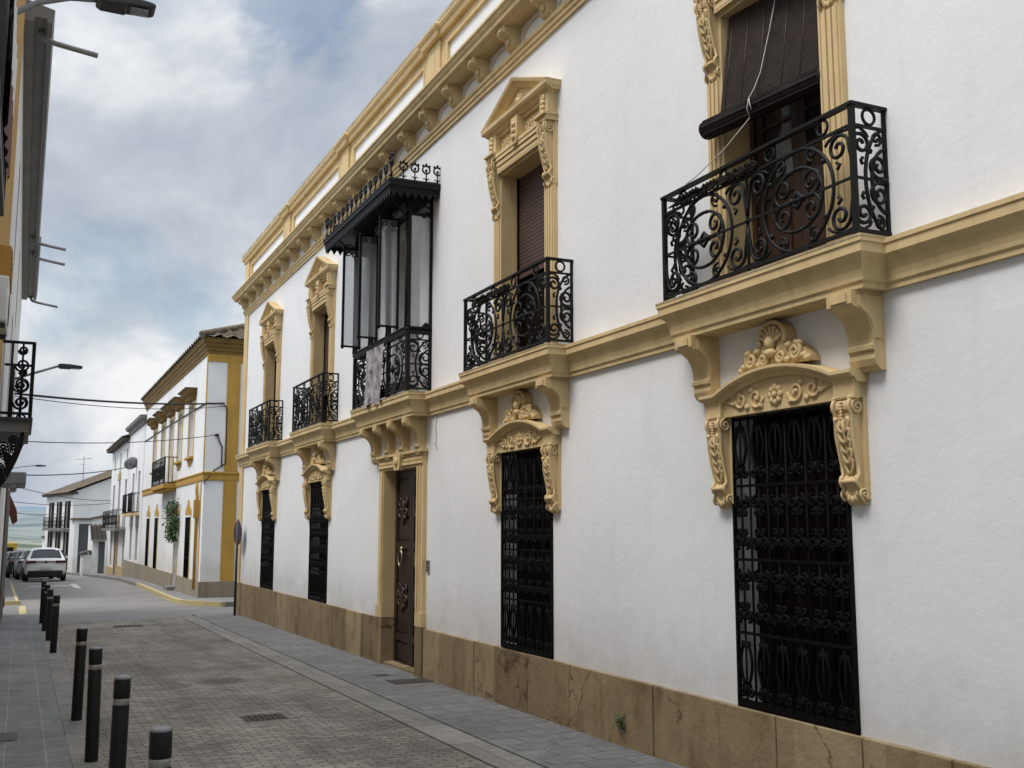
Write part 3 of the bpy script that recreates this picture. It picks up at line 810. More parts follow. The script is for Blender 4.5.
def door_mesh(open_leaf):
    b = MB(); b.mat('black')
    # dark room behind the doorway
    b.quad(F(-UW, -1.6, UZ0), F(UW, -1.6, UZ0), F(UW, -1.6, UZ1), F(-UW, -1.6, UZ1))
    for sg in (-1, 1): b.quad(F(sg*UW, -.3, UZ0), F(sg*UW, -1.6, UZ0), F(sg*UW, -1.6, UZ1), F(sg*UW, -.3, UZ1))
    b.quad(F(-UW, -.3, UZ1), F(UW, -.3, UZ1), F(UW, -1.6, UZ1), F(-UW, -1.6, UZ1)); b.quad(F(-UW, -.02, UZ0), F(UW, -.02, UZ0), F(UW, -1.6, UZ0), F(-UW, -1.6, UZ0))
    b.mat('door_wood' if open_leaf else 'wood')
    for sg in (-1, 1):
        a, c = sorted((sg*UW*.995-sg*.02, sg*(UW-.075))); b.box(.20, .285, a, c, UZ0+.002, UZ1-.025)
    if open_leaf:
        leaf(b, -UW+.08, -.0, UZ0+.01, 5.75, .225); leaf(b, .005, UW-.08, UZ0+.01, 5.75, .225)
        b.mat('door_wood'); b.box(.2, .27, -UW+.07, UW-.07, 5.75, 5.82)
        b.mat('pane_gleam'); b.extrude([(.10, 4.78), (.30, 4.78), (.29, 5.05), (.22, 5.14), (.20, 5.24), (.17, 5.13), (.11, 5.04)], lambda u, z: F(u, -.2415, z), lambda u, z: F(u, -.2425, z))  # pale cut-out stands in for a bright reflection in the pane
    else:
        leaf(b, -UW+.08, -.0, UZ0+.01, UZ1-.03, .225, mat='wood'); leaf(b, .005, UW-.08, UZ0+.01, UZ1-.03, .225, mat='wood')
    return b
def roller(z0):
    b = MB(); b.mat('roller'); z = z0
    b.box(.165, .195, -UW+.022, UW-.022, z0-.03, z0)
    while z < UZ1-.03:
        b.box(.172, .19, -UW+.022, UW-.022, z+.004, min(UZ1-.022, z+.044)); z += .046
    b.mat('wood')
    for sg in (-1, 1):
        a, c = sorted((sg*(UW-.0205), sg*(UW-.045))); b.box(.15, .205, a, c, UZ0, UZ1-.022)
    return b
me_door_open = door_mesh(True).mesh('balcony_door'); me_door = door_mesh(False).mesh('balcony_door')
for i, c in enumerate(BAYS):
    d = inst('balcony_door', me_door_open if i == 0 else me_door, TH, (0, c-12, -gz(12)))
    inst('surround', me_su, d, (0, 0, 0)); inst('pediment', me_pe, d, (0, 0, 0))
    for sg in (-1, 1): inst('console', me_uc, d, (0, sg*(UW+.1), 0))
    if i: inst('roller_shutter', roller((4.74, 4.98, 4.6, 4.75)[i]).mesh('roller_shutter'), d, (0, 0, 0))

# street door, close behind the wall face
DW = .75
M['frontdoor'] = pmat('polished_brown_door_wood', (.030, .015, .009), (.016, .009, .006), 3, .45, streak=.6)
b = MB(); b.mat('frontdoor'); x = .14
b.box(x+.02, x+.06, -DW+.001, DW-.001, -.2, 2.92)
for s0, s1 in ((-DW+.02, -.008), (.008, DW-.02)):
    b.box(x-.01, x+.02, s0, s0+.1, -.15, 2.9); b.box(x-.01, x+.02, s1-.1, s1, -.15, 2.9)
    for z0, z1 in ((-.15, .12), (.42, .52), (1.02, 1.12), (1.75, 1.85), (2.22, 2.32), (2.78, 2.9)): b.box(x-.01, x+.02, s0+.1, s1-.1, z0, z1)
    for z0, z1 in ((.16, .38), (.56, .98), (1.16, 1.71), (1.89, 2.18), (2.36, 2.74)): b.box(x+.002, x+.02, s0+.14, s1-.14, z0, z1)
fd = b.build('front_door', TH, (0, DOOR-12, -gz(12)))
for cu in (-.36, .36):
    for zz, r in ((1.02, .19), (2.28, .16)):
        b = MB(); b.mat('carved')
        for sg in (-1, 1):
            b.tube([(x-.012, cu+p[0], p[1]) for p in spiral(sg*.11, zz, r*.6, .015, 180 if sg > 0 else 0, 1.4*sg)], .020, 5)
            b.tube([(x-.012, cu+p[0], p[1]) for p in spiral(sg*.12, zz+.16, r*.45, .015, -90, 1.4*sg)], .016, 5)
        b.blob((x-.012, cu, zz+.03), (.03, .06, .16)); b.blob((x-.012, cu, zz-.12), (.025, .05, .07))
        b.build('carving', fd, (0, 0, 0))
for cu in (-.36, .36):
    b = MB(); b.mat('chrome')
    b.blob((x-.03, cu, 1.74), (.035, .04, .045)); b.tube([(x-.05, cu+p[0], p[1]) for p in arc(0, 1.61, .085, .12, 0, 360, 16)], .017, 6, False)
    b.build('knocker', fd, (0, 0, 0))
b = MB(); b.mat('ochre')
for sg in (-1, 1):
    a, c = sorted((sg*(DW-.003), sg*(DW-.015))); b.box(-.06, .195, a, c, .735, 2.91)
    a, c = sorted((sg*DW, sg*.98)); b.box(-.055, .004, a, c, .78, 2.92)
    for k in range(3):
        x_ = DW+.015+.07*k; a, c = sorted((sg*x_, sg*(x_+.05))); b.box(-.08+.012*k, -.054, a, c, .92, 2.9)
    a, c = sorted((sg*(DW-.01), sg*1.0)); b.box(-.075, .004, a, c, .735, .92)
b.box(-.055, .004, -.98, .98, 2.92, 3.10); b.box(-.06, .195, -DW+.003, DW-.003, 2.9, 2.916)
for k in range(3): b.box(-.08+.008*k, -.054, -.96, .96, 2.935+.055*k, 2.975+.055*k)
b.box(-.105, .004, -1.02, 1.02, 3.09, 3.125)
b.extrude([(-.12, 2.88), (.12, 2.88), (.15, 3.08), (0, 3.17), (-.15, 3.08)], lambda u, z: F(u, .05, z), lambda u, z: F(u, .115, z))
b.blob(F(0, .118, 3.0), (.03, .07, .07))
b.build('door_surround', fd, (0, 0, 0))
for sg in (-1, 1):
    b = MB(); b.mat('plinth')
    a, c = sorted((sg*(DW-.012), sg*1.003)); b.box(-.07, .004, a, c, -.4, .732)
    a, c = sorted((sg*(DW-.0115), sg*(DW-.002))); b.box(.004, .195, a, c, -.4, .73)
    b.build('door_plinth', fd, (0, 0, 0))
b = MB(); b.mat('plinth'); b.box(-.02, .195, -DW+.013, DW-.013, -.4, gz(DOOR)+.05); b.build('doorstep', fd, (0, 0, 0))
b = MB(); b.mat('steel'); b.box(-.02, .0, -.05, .05, 1.46, 1.62); b.mat('darkmetal'); b.box(-.023, -.019, -.03, .03, 1.56, 1.60)
for k in range(2): b.box(-.023, -.019, -.03, .03, 1.49+.03*k, 1.505+.03*k)
b.build('intercom', TH, (0, 13.42-12, -gz(12)))

# cornice, frieze, brackets and parapet
b = MB(); b.mat('ochre')
pp = [F(U0, 0, 0), F(U1, 0, 0), F(U1, -9, 0)]
b.sweep(pp, (0, 0, 1), [(0, 7.44), (.03, 7.44), (.03, 7.48), (.05, 7.495), (.05, 7.535), (.07, 7.55), (.08, 7.585), (0, 7.59)], sign=-1)
b.sweep(pp, (0, 0, 1), [(0, 7.86), (.22, 7.86), (.23, 7.88), (.28, 7.885), (.285, 7.93), (.305, 7.95), (.32, 7.985), (.34, 8.0), (.34, 8.03), (.05, 8.09), (-.30, 8.10)], sign=-1)
co = b.build('cornice', TH, TLOC)
b = MB(); b.mat('stucco'); b.quad(F(U0, .004, 7.585), F(U1, .004, 7.585), F(U1, .004, 7.865), F(U0, .004, 7.865)); b.quad(F(U1+.004, .004, 7.585), F(U1+.004, -9, 7.585), F(U1+.004, -9, 7.865), F(U1+.004, .004, 7.865))
# low relief arches in the frieze panels
b.build('frieze', co, (0, 0, 0))
def corbel():
    b = MB(); b.mat('ochre')
    pr = [(0, 7.862), (.225, 7.862), (.23, 7.82), (.225, 7.79), (.18, 7.765), (.13, 7.73), (.11, 7.69), (.115, 7.65), (.07, 7.61), (0, 7.588)]
    b.extrude(pr, lambda d, z: F(-.095, d, z), lambda d, z: F(.095, d, z))
    for sg in (-1, 1):
        b.tube([F(sg*.097, *p) for p in spiral(.165, 7.80, .055, .01, 90, -1.4)], .011, 5)
    b.blob(F(0, .23, 7.81), (.02, .06, .035), 6, 4); b.blob(F(0, .13, 7.70), (.025, .055, .05), 6, 4)
    return b
me_cb = corbel().mesh('corbel')
u = 26.95
while u > U0+.3:
    inst('corbel', me_cb, co, (0, u, 0)); u -= .908
b = MB(); b.mat('ochre')
# relief arch in each frieze panel
u = 26.95-.454
while u > U0+.5:
    b.tube([F(u+p[0], .006, p[1]) for p in arc(0, 7.63, .30, .17, 0, 180, 10)], .008, 4); u -= .908
b.build('frieze_relief', co, (0, 0, 0))
b = MB()
pz0, pz1 = 8.08, 9.1
b.mat('stucco')
b.quad(F(U0, .0, pz0), F(U1, .0, pz0), F(U1, .0, 8.95), F(U0, .0, 8.95)); b.quad(F(U1, 0, pz0), F(U1, -9, pz0), F(U1, -9, 8.95), F(U1, 0, 8.95))
b.quad(F(U0, -.3, pz0), F(U1, -.3, pz0), F(U1, -.3, 8.95), F(U0, -.3, 8.95))
b.mat('ochre')
piers = [26.86-4.53*k for k in range(8)]
for pu in piers:
    b.box(-.065, .02, pu-.24, pu+.24, pz0, 8.86); b.box(-.085, .02, pu-.27, pu+.27, pz0, 8.2)
for i in range(len(piers)-1):
    a, c = piers[i+1]+.24, piers[i]-.24
    b.box(-.03, .02, a, c, pz0, 8.36); b.box(-.03, .02, a, c, 8.68, 8.86)
    b.box(-.03, .02, a, a+.24, 8.36, 8.68); b.box(-.03, .02, c-.24, c, 8.36, 8.68)
    path = [F(a+.24, 0, 8.36), F(a+.24, 0, 8.68), F(c-.24, 0, 8.68), F(c-.24, 0, 8.36)]
    b.sweep(path, (-1, 0, 0), [(-.002, 0), (-.002, .045), (.035, .045), (.04, .03)], sign=1, closed=True)
b.box(-.03, .02, U0, piers[-1]-.24, pz0, 8.86)
cop = [(0, 8.84), (.06, 8.84), (.07, 8.87), (.075, 8.91), (.10, 8.93), (.115, 8.96), (.115, 8.99), (.09, 9.02), (.02, 9.05), (-.3, 9.06)]
pth = [F(U0, .03, 0)]
for pu in reversed(piers):
    if pu-.26 > U0 and pu+.26 < U1-.3: pth += [F(pu-.26, .03, 0), F(pu-.26, .075, 0), F(pu+.26, .075, 0), F(pu+.26, .03, 0)]
pth += [F(U1, .03, 0), F(U1, -9, 0)]
b.sweep(pth, (0, 0, 1), cop, sign=-1)
b.mat('ochre_edge'); b.sweep([F(U0, .0, 0), F(U1, .0, 0), F(U1, -9, 0)], (0, 0, 1), [(.10, 9.0), (.135, 9.02), (.135, 9.075), (.05, 9.10), (-.35, 9.10)], sign=-1)
b.build('parapet', TH, TLOC)
b = MB(); b.mat('tan'); b.quad(F(U0, -.3, 8.3), F(U1, -.3, 8.3), F(U1, -9, 8.3), F(U0, -9, 8.3)); b.build('roof', TH, TLOC)
# corner pilaster strips
b = MB(); b.mat('ochre'); b.box(-.03, .02, U1-.42, U1+.03, .722, 3.566); b.box(-.03, .02, U1-.42, U1+.03, 3.876, 7.442)
b.box(.02, .3, U1+.001, U1+.03, .722, 3.566); b.box(.02, .3, U1+.001, U1+.03, 3.876, 7.442)
b.build('corner_pilaster', TH, TLOC)
# drainpipe stub and cable dangling under the string course
b = MB(); b.mat('cord'); b.tube([F(13.17, .012, 3.56), F(13.19, .014, 3.4), F(13.16, .012, 3.3), F(13.17, .02, 3.17), F(13.13, .03, 3.14)], .008, 5); b.build('cable_tail', TH, TLOC)

# --- bay window of glass and iron above the street door
MC, MH, MD = 14.66, 1.25, .345
b = MB(); b.mat('iron')
zf = 3.885
posts = [-MH, -.42, .42, MH]
for p in posts: b.beam(F(p, MD, zf), F(p, MD, 6.62), .055, .055)
for sg in (-1, 1): b.beam(F(sg*MH, .02, zf), F(sg*MH, .02, 6.62), .04, .04)
for z, hgt in ((4.72, .07), (6.38, .035), (6.6, .06), (4.78, .02)):
    b.beam(F(-MH, MD, z), F(MH, MD, z), .06, hgt)
    for sg in (-1, 1): b.beam(F(sg*MH, 0.01, z), F(sg*MH, MD, z), .05, hgt)
# spandrel arches and foliage knots
for i in range(3):
    a, c = posts[i], posts[i+1]
    b.tube([F(p[0], MD, p[1]) for p in arc((a+c)/2, 6.38, (c-a)/2, .17, 0, 180, 12)], .014, 5)
for sg in (-1, 1): b.tube([F(sg*MH, p[0], p[1]) for p in arc(MD/2, 6.38, MD/2, .14, 0, 180, 10)], .012, 5)
for p in posts:
    for z in (4.80, 6.36, 6.52):
        for k in range(6):
            a = 2*pi*k/6
            b.blob(F(p+cos(a)*.055, MD+.02, z+sin(a)*.06), (.02, .028, .028), 5, 4)
    b.tube([F(p, MD+.035, z0) for z0 in (4.8, 5.4, 6.4)], .016, 6)
for sg in (-1, 1):
    for z in (4.80, 6.38):
        for k in range(5): b.blob(F(sg*MH, .05+.02*k, z+.03*sin(k)), (.03, .02, .03), 5, 4)
bay = b.build('bay_window', TH, (0, MC-12, -gz(12)))
# canopy with fringe and cresting
b = MB(); b.mat('iron')
cu0, cu1, cd = -1.53, 1.86, .72
b.box(-cd, .0, cu0, cu1, 6.62, 6.66); b.box(-cd-.02, .0, cu0-.02, cu1+.02, 6.66, 6.70)
b.sweep([F(cu0, 0, 0), F(cu0, cd, 0), F(cu1, cd, 0), F(cu1, 0, 0)], (0, 0, 1), [(-.06, 6.70), (.02, 6.70), (.03, 6.735), (.015, 6.76), (-.06, 6.79)], sign=-1)
b.poly([F(cu0+.06, 0, 6.80), F(cu1-.06, 0, 6.80), F(cu1-.06, cd-.06, 6.775), F(cu0+.06, cd-.06, 6.775)])
def fringe(f, w):
    n = max(3, round(w/.11)); s = w/n
    for k in range(n):
        a = k*s
        b.extrude([(a, 6.63), (a+s, 6.63), (a+s, 6.585), (a+s*.75, 6.55), (a+s*.5, 6.50), (a+s*.25, 6.55), (a, 6.585)], lambda p, z: f(p, z, -.006), lambda p, z: f(p, z, .006))
fringe(lambda p, z, e: F(cu0+p, cd-.012+e, z), cu1-cu0)
fringe(lambda p, z, e: F(cu0+.012+e, p, z), cd); fringe(lambda p, z, e: F(cu1-.012+e, p, z), cd)
def finial(f, p, z, s=1.0):
    P_ = lambda a, h: f(p+a*s, z+h*s)
    b.tube([P_(0, 0), P_(0, .16)], .010, 5)
    b.tube([P_(*q) for q in arc(0, .17, .055, .055, 0, 360, 10)], .013, 5, False)
    for sg in (-1, 1): b.tube([P_(0, .02), P_(sg*.03, .05), P_(sg*.045, .03)], .008, 4)
    for a in (40, 90, 140): b.blob(P_(.06*cos(radians(a)), .19+.055*sin(radians(a))), .02*s, 5, 4)
    b.blob(P_(0, .16), .022*s, 5, 4); b.blob(P_(0, .03), .02*s, 5, 4)
n = 15
for k in range(n): finial(lambda p, z: F(p, cd-.02, z), cu0+.03+(cu1-cu0-.06)*k/(n-1), 6.765, 1.35 if k in (0, n-1) else 1)
for k in range(1, 5):
    for e in (cu0, cu1): finial(lambda p, z: F(e, p, z), cd-.02-.165*k, 6.765)
# support arms under the canopy
for p in (-MH, -.42, .42, MH):
    b.tube([F(p, MD+(cd-MD-.03)*t, 6.2+.42*t**.6) for t in (0, .15, .3, .5, .75, 1)], .014, 5)
    b.tube([F(p, *q) for q in spiral(MD+.12, 6.46, .09, .02, 0, 1.5)], .010, 5)
b.build('canopy', bay, (0, 0, 0))
me = railing(MH, MD, 3.885, 4.75, units=4); me.mat('iron')
me.box(-MD+.004, -MD+.012, -MH, MH, 3.95, 4.05)
me.build('railing', bay, (0, 0, 0))
# fixed panes
b = MB(); b.mat('glass')
for sg in (-1, 1): b.quad(F(sg*MH, .04, 4.79), F(sg*MH, MD-.03, 4.79), F(sg*MH, MD-.03, 6.36), F(sg*MH, .04, 6.36))
b.quad(F(-MH+.03, MD, 6.40), F(MH-.03, MD, 6.40), F(MH-.03, MD, 6.57), F(-MH+.03, MD, 6.57))
b.build('pane', bay, (0, 0, 0))
# three casements swung outwards, square to the front
def casement():
    b = MB(); b.mat('iron'); z0, z1, W = 4.85, 6.40, .27
    P_ = lambda s, z: F(0, s, z)
    for s_ in (.0, W): b.beam(P_(s_, z0), P_(s_, z1), .034, .036)
    for z in (z0, z1): b.beam(P_(0, z), P_(W, z), .028, .028)
    for s_, z in ((0, z0), (W, z0), (0, z1), (W, z1)): b.blob(P_(s_, z), (.03, .025, .045), 6, 4)
    for sg, s_ in ((1, .02), (-1, W-.02)): b.tube([F(0, *q) for q in spiral(s_+sg*.045, z1-.06, .05, .012, 180 if sg > 0 else 0, 1.2*sg, 10)], .009, 4)
    b.mat('glass'); b.quad(P_(.014, z0+.01), P_(W-.014, z0+.01), P_(W-.014, z1-.01), P_(.014, z1-.01))
    return b
me_ca = casement().mesh('casement')
for p in (-.80, .16, 1.04): inst('casement', me_ca, bay, (-MD-.005, p, 0))
# the room door behind the bay: grey curtain and white reveal
b = MB(); b.mat('stucco_b'); b.box(.2, .24, -.6, .6, 3.89, 6.45); b.mat('cloth'); b.box(.17, .198, -.35, .25, 3.9, 6.4); b.mat('wood')
for s_ in (-.58, .54): b.box(.15, .2, s_, s_+.04, 3.89, 6.4)
b.build('bay_door', bay, (0, -.04, 0))

# ------------------------------------------------------------------ things hung on the townhouse
c0 = BAYS[0]
M['slat'] = pmat('dark_stained_slats', (.055, .040, .032), (.03, .021, .017), 14, .7, spec=.2)
b = MB(); b.mat('slat')
top, bot = Vector((.09, 0, 6.18)), Vector((-.05, 0, 5.29))
nsl = 40
for k in range(nsl):
    t = k/nsl; p = top.lerp(bot, t); q = top.lerp(bot, t+.72/nsl); hw = .53
    b.box(p.x-.007, p.x+.003, -hw, hw, q.z, p.z)
bl = b.build('rolled_blind', None, (XW, c0, 0), radians(7.5), label='dark wooden slat blind half unrolled out over a balcony railing', category='blind')
b = MB(); b.mat('blind')
b.lathe([(.03, -.615), (.05, -.613), (.072, -.605), (.076, -.3), (.071, 0), (.076, .3), (.073, .62), (.045, .63), (.02, .628)], (-.078, .055, 5.225), 16, 'y')
for k in range(12): b.beam((-.078-.074*cos(k*.5), -.54, 5.225+.074*sin(k*.5)), (-.078-.074*cos(k*.5), .66, 5.225+.074*sin(k*.5)), .012, .012)
b.build('roll', bl, (0, 0, 0))
b = MB(); b.mat('cord')
b.tube([(.06, -.02, 6.2), (.01, .03, 5.85), (-.055, .08, 5.50), (-.11, .10, 5.36), (-.158, .11, 5.28), (-.168, .12, 5.20), (-.13, .13, 5.14)], .0042, 5)
b.tube([(-.13, .13, 5.14), (-.135, .40, 4.98), (-.16, .70, 4.84), (-.178, .80, 4.80)], .0042, 5)
b.tube([(-.155, .11, 5.28), (-.170, .09, 5.23), (-.165, .08, 5.18)], .0042, 5)
b.build('cord', bl, (0, 0, 0))
b = MB(); b.mat('roller')
for s_ in (-.48, -.3, -.12, .12, .3, .48): b.tube([(top.x-.009, s_, top.z), (bot.x-.009, s_, bot.z)], .0035, 4)
b.build('binding', bl, (0, 0, 0))

def palm(c, s, label):
    b = MB(); b.mat('palm'); rr = random.Random(5)
    L = 1.0*s; n = 22
    b.tube([(-.30, -L/2, 4.66), (-.30, 0, 4.68), (-.30, L/2, 4.69)], .018, 6)
    for k in range(n):
        u_ = -L/2+L*k/n
        for sg in (-1, 1):
            b.tube([(-.30, u_, 4.67), (-.31+rr.uniform(-.02, .02), u_+.05, 4.67+sg*.035), (-.30, u_+.10, 4.67+sg*.015+rr.uniform(-.01, .01))], .013, 5, r1=.006)
    for k in range(5): b.tube([(-.30, L/2-.02, 4.68), (-.30+rr.uniform(-.04, .04), L/2+.12, 4.68+rr.uniform(-.05, .05))], .012, 4, r1=.004)
    return b.build('palm_frond', None, (XW, c, 0), label=label, category='palm frond')
palm(c0+.35, 1.0, 'dried braided palm frond tied under the railing below the slat blind')
palm(BAYS[1]+.25, .9, 'dried braided palm frond tied to the railing below the half-lowered brown shutter')

# cloth hung on the bay railing
b = MB(); b.mat('cloth'); nu, nz = 16, 12
for i in range(nu+1):
    for j in range(nz+1):
        a, t = i/nu, j/nz
        b.v.append((-MD-.035-.018*sin(a*17+t*2)*(.3+t)-.012*t, 14.36+.86*a+.04*t, 4.70-.84*t-.03*sin(a*9)*t))
for i in range(nu):
    for j in range(nz):
        q = i*(nz+1)+j; b.face((q, q+1, q+nz+2, q+nz+1), True)
for j in range(2): pass
b.build('banner', None, (XW, 0, 0), label='grey printed gauzy banner hung at the railing of the glazed iron bay', category='banner')

# weed sprouting from the plinth
b = MB(); b.mat('foliage'); rr = random.Random(2)
for k in range(46):
    a = rr.uniform(0, pi*2); r = rr.uniform(.01, .075); z = rr.uniform(-.05, .09); s = rr.uniform(.012, .026)
    c = Vector((-.06-rr.uniform(0, .06), r*cos(a), z)); d1 = Vector((rr.uniform(-1, 1), rr.uniform(-1, 1), rr.uniform(-.2, 1))).normalized()*s; d2 = d1.orthogonal().normalized()*s*.6
    b.quad(c-d1, c+d2, c+d1, c-d2)
for k in range(5): b.tube([(-.04, 0, -.07), (-.08, rr.uniform(-.04, .04), .0), (-.09, rr.uniform(-.06, .06), .07)], .003, 4)
b.build('weed', None, (XW, 8.32, .33), label='small green weed sprouting from a joint in the stone plinth', category='weed')

# ------------------------------------------------------------------ bollards
def bollard_meshes():
    b = MB(); b.mat('bollard'); b.lathe([(.05, -.1), (.054, 0), (.054, .745), (.052, .75)], n=20)
    b.lathe([(.052, .79), (.054, .795), (.054, .915), (.050, .922)], n=20)
    body = b.mesh('body')
    b = MB(); b.mat('band'); b.lathe([(.051, .749), (.0525, .751), (.0525, .789), (.051, .791)], n=20); band = b.mesh('reflective_band')
    b = MB(); b.mat('bollard_top'); b.lathe([(.0535, .912), (.0535, .926), (.047, .932), (.02, .934)], n=20); cap = b.mesh('cap')
    return body, band, cap
B_ = bollard_meshes()
blabs = ['nearest black bollard, only its silver-banded head in the picture', 'second black bollard, in the near cluster beside the drain grate',
         'third black bollard of the near cluster, shown down to its foot', 'fourth black bollard, last of the near cluster before the gap',
         'black bollard nearest the camera in the far row of four', 'second black bollard in the far row of four', 'third black bollard in the far row of four', 'farthest black bollard, last before the parked white car']
bpos = [(.68, 5.50), (.67, 7.66), (.655, 9.80), (.64, 12.05), (.61, 19.25), (.595, 21.6), (.57, 23.9), (.56, 26.1)]
for (bx, by), lab in zip(bpos, blabs):
    e = empty('bollard', (bx, by, gz(by)+.012), random.uniform(0, 6), label=lab, category='bollard', group='bollards along the kerb')
    e.rotation_euler = (random.uniform(-.018, .018), random.uniform(-.014, .014), random.uniform(0, 6))
    inst('body', B_[0], e); inst('reflective_band', B_[1], e); inst('cap', B_[2], e)

# ------------------------------------------------------------------ traffic sign at the townhouse corner
sg_ = empty('traffic_sign', (4.83, 26.35, gz(26.35)), label='round no-parking sign on a thin dark pole at the townhouse corner', category='traffic sign')
b = MB(); b.mat('darkmetal'); b.tube([(0, 0, -.1), (0, 0, 2.32)], .03, 10); b.build('pole', sg_)
b = MB(); b.mat('steel'); b.lathe([(.29, .0), (.30, .004), (.30, .012), (.29, .016)], n=32, axis='y')
b.mat('red'); b.lathe([(.298, -.004), (.292, -.0045), (.10, -.005)], n=32, axis='y')
b.mat('blue'); b.lathe([(.22, -.007), (.215, -.0075), (.05, -.008)], n=32, axis='y')
b.mat('red'); b.beam((-.2, -.011, .2), (.2, -.011, -.2), .006, .05, up=(1, 0, 1))
o = b.build('disc', sg_, (0, -.035, 2.0)); o.rotation_euler = (0, 0, radians(-82))

# ------------------------------------------------------------------ house kit for the neighbours
def tile_patch(b, o, du, dv, nu, nv, clip=None, amp=.05):
    """corrugated clay tiles: origin o, eave vector du, slope vector dv; clip(s,t) keeps a quad"""
    o, du, dv = Vector(o), Vector(du), Vector(dv); nrm = du.cross(dv).normalized()
    if nrm.z < 0: nrm = -nrm
    sub = 6; base = len(b.v); W = nu*sub; rows = []
    for j in range(nv):
        for e in (0, 1): rows.append((j+e, .02*(1-e)))
    for t, lift in rows:
        for i in range(W+1):
            s = i/W; h = amp*abs(sin(pi*i/sub))**.8*(1 if (i//sub) % 2 == 0 else -.35)
            b.v.append(tuple(o+du*s+dv*(t/nv)+nrm*(h+lift+.012*sin(i*1.7+t*2.3))))
    for r in range(len(rows)-1):
        for i in range(W):
            if clip and not clip((i+.5)/W, (rows[r][0]+rows[r+1][0])/2/nv): continue
            a = base+r*(W+1)+i; b.face((a, a+1, a+W+2, a+W+1), True)

def simple_rail(b, u0, u1, dep, z0, z1, n, X=-1):
    P_ = lambda u, d, z: (X*d, u, z)
    for z in (z0+.05, z1): b.beam(P_(u0, dep, z), P_(u1, dep, z), .04, .03)
    b.beam(P_(u0, dep, z1-.12), P_(u1, dep, z1-.12), .025, .02)
    for k in range(n+1):
        u = u0+(u1-u0)*k/n; b.tube([P_(u, dep, z0), P_(u, dep, z1)], .014, 5)
        if k < n:
            m = u+(u1-u0)/n/2
            b.tube([P_(m+p[0], dep, p[1]) for p in arc(0, (z0+z1)/2-.04, (u1-u0)/n*.36, (z1-z0)*.26, 0, 360, 12)], .012, 4, False)
    for u in (u0, u1):
        for z in (z0+.05, z1): b.beam(P_(u, 0, z), P_(u, dep, z), .03, .03)
        for k in range(1, 3): b.tube([P_(u, dep*k/3, z0), P_(u, dep*k/3, z1)], .012, 5)
        b.beam(P_(u, dep, z0), P_(u, dep, z1), .04, .04)

# --- corner house with mustard trim
HX = 4.95; HY0, HY1 = 32.75, 50.3
CH = empty('corner_house', (HX, HY0, gz(HY0)), label='white corner house with mustard bands, hooded upper windows and wide tiled eaves', category='house')
CL = (0, -HY0, -gz(HY0))
ups = [(35.75, .52), (38.45, .50), (40.85, .5), (43.35, .5), (46.2, .5)]; TALL = (40.85,)
uz0, uz1 = 4.35, 6.05
downs = [(35.6, .52, .45, 2.45), (38.4, .5, -.1, 2.45), (44.4, .5, .45, 2.5), (47.4, .5, .45, 2.5)]
hl = [(c-h, c+h, (3.75 if c in TALL else uz0), uz1, .18) for c, h in ups] + [(c-h, c+h, a, z, .2) for c, h, a, z in downs]
b = MB(); b.mat('stucco_b'); holed_wall(b, HY0, HY1, -.7, 7.5, hl, .2)
b.quad((0, HY0, -.7), (5, HY0, -.7), (5, HY0, 7.5), (0, HY0, 7.5)); b.quad((0, HY1, -1.2), (7, HY1, -1.2), (7, HY1, 7.5), (0, HY1, 7.5)); b.quad((5, HY0, -.7), (5, HY1, -.7), (5, HY1, 7.5), (5, HY0, 7.5))
b.build('wall', CH, CL)
b = MB(); b.mat('plinth_grey')
for a, c in ((HY0-.02, 37.88), (38.92, HY1)): b.box(-.045, .05, a, c, -.9, .46)
b.box(.05, 5, HY0-.05, HY0+.05, -.9, .46); b.build('plinth', CH, CL)
b = MB(); b.mat('mustard')
b.sweep([(0, HY1, 0), (0, HY0, 0), (5, HY0, 0)], (0, 0, 1), [(0, 3.48), (.03, 3.48), (.035, 3.52), (.035, 3.66), (.06, 3.69), (.06, 3.73), (0, 3.75)], sign=1)
b.build('string_band', CH, CL)
b = MB(); b.mat('mustard')
b.box(.58, .98, HY0-.025, HY0+.02, .46, 3.48); b.box(.58, .98, HY0-.025, HY0+.02, 3.76, 7.3)
b.build('corner_pilaster', CH, CL)
b = MB(); b.mat('mustard'); b.box(-.018, .01, HY0+.001, HY0+.16, 3.76, 7.3); b.box(-.018, .01, HY0+.35, HY0+.48, .46, 3.48); b.build('trim_strip', CH, CL)
b = MB(); b.mat('mustard'); b.box(-.02, 5, HY0-.03, HY0+.02, 7.12, 7.5); b.build('frieze_band', CH, CL)
# flared eave
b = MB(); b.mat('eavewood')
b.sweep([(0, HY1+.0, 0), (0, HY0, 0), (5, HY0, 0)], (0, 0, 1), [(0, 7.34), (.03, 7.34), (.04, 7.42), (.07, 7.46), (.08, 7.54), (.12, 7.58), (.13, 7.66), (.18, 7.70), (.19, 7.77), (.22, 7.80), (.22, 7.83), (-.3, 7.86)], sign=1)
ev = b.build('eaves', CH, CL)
b = MB(); b.mat('tiles')
ex, ey = -.27, HY0-.27; ez = 7.85; run = 3.6; rise = 1.45
L = HY1+.2-ey
tile_patch(b, (ex, ey, ez), (0, L, 0), (run, 0, rise), 76, 14, lambda s, t: s*L > t*run*.98)
tile_patch(b, (ex, ey, ez), (2*run, 0, 0), (0, run, rise), 34, 14, lambda s, t: t < min(s, 1-s)*2)
b.mat('tiles_d'); b.poly([(ex+2*run, ey, ez), (ex+2*run, ey+L, ez), (ex+run, ey+L, ez+rise), (ex+run, ey+run, ez+rise)])
b.poly([(ex+.02, ey+.02, ez-.02), (ex+2*run, ey+.02, ez-.02), (ex+2*run, ey+L, ez-.02), (ex+.02, ey+L, ez-.02)])
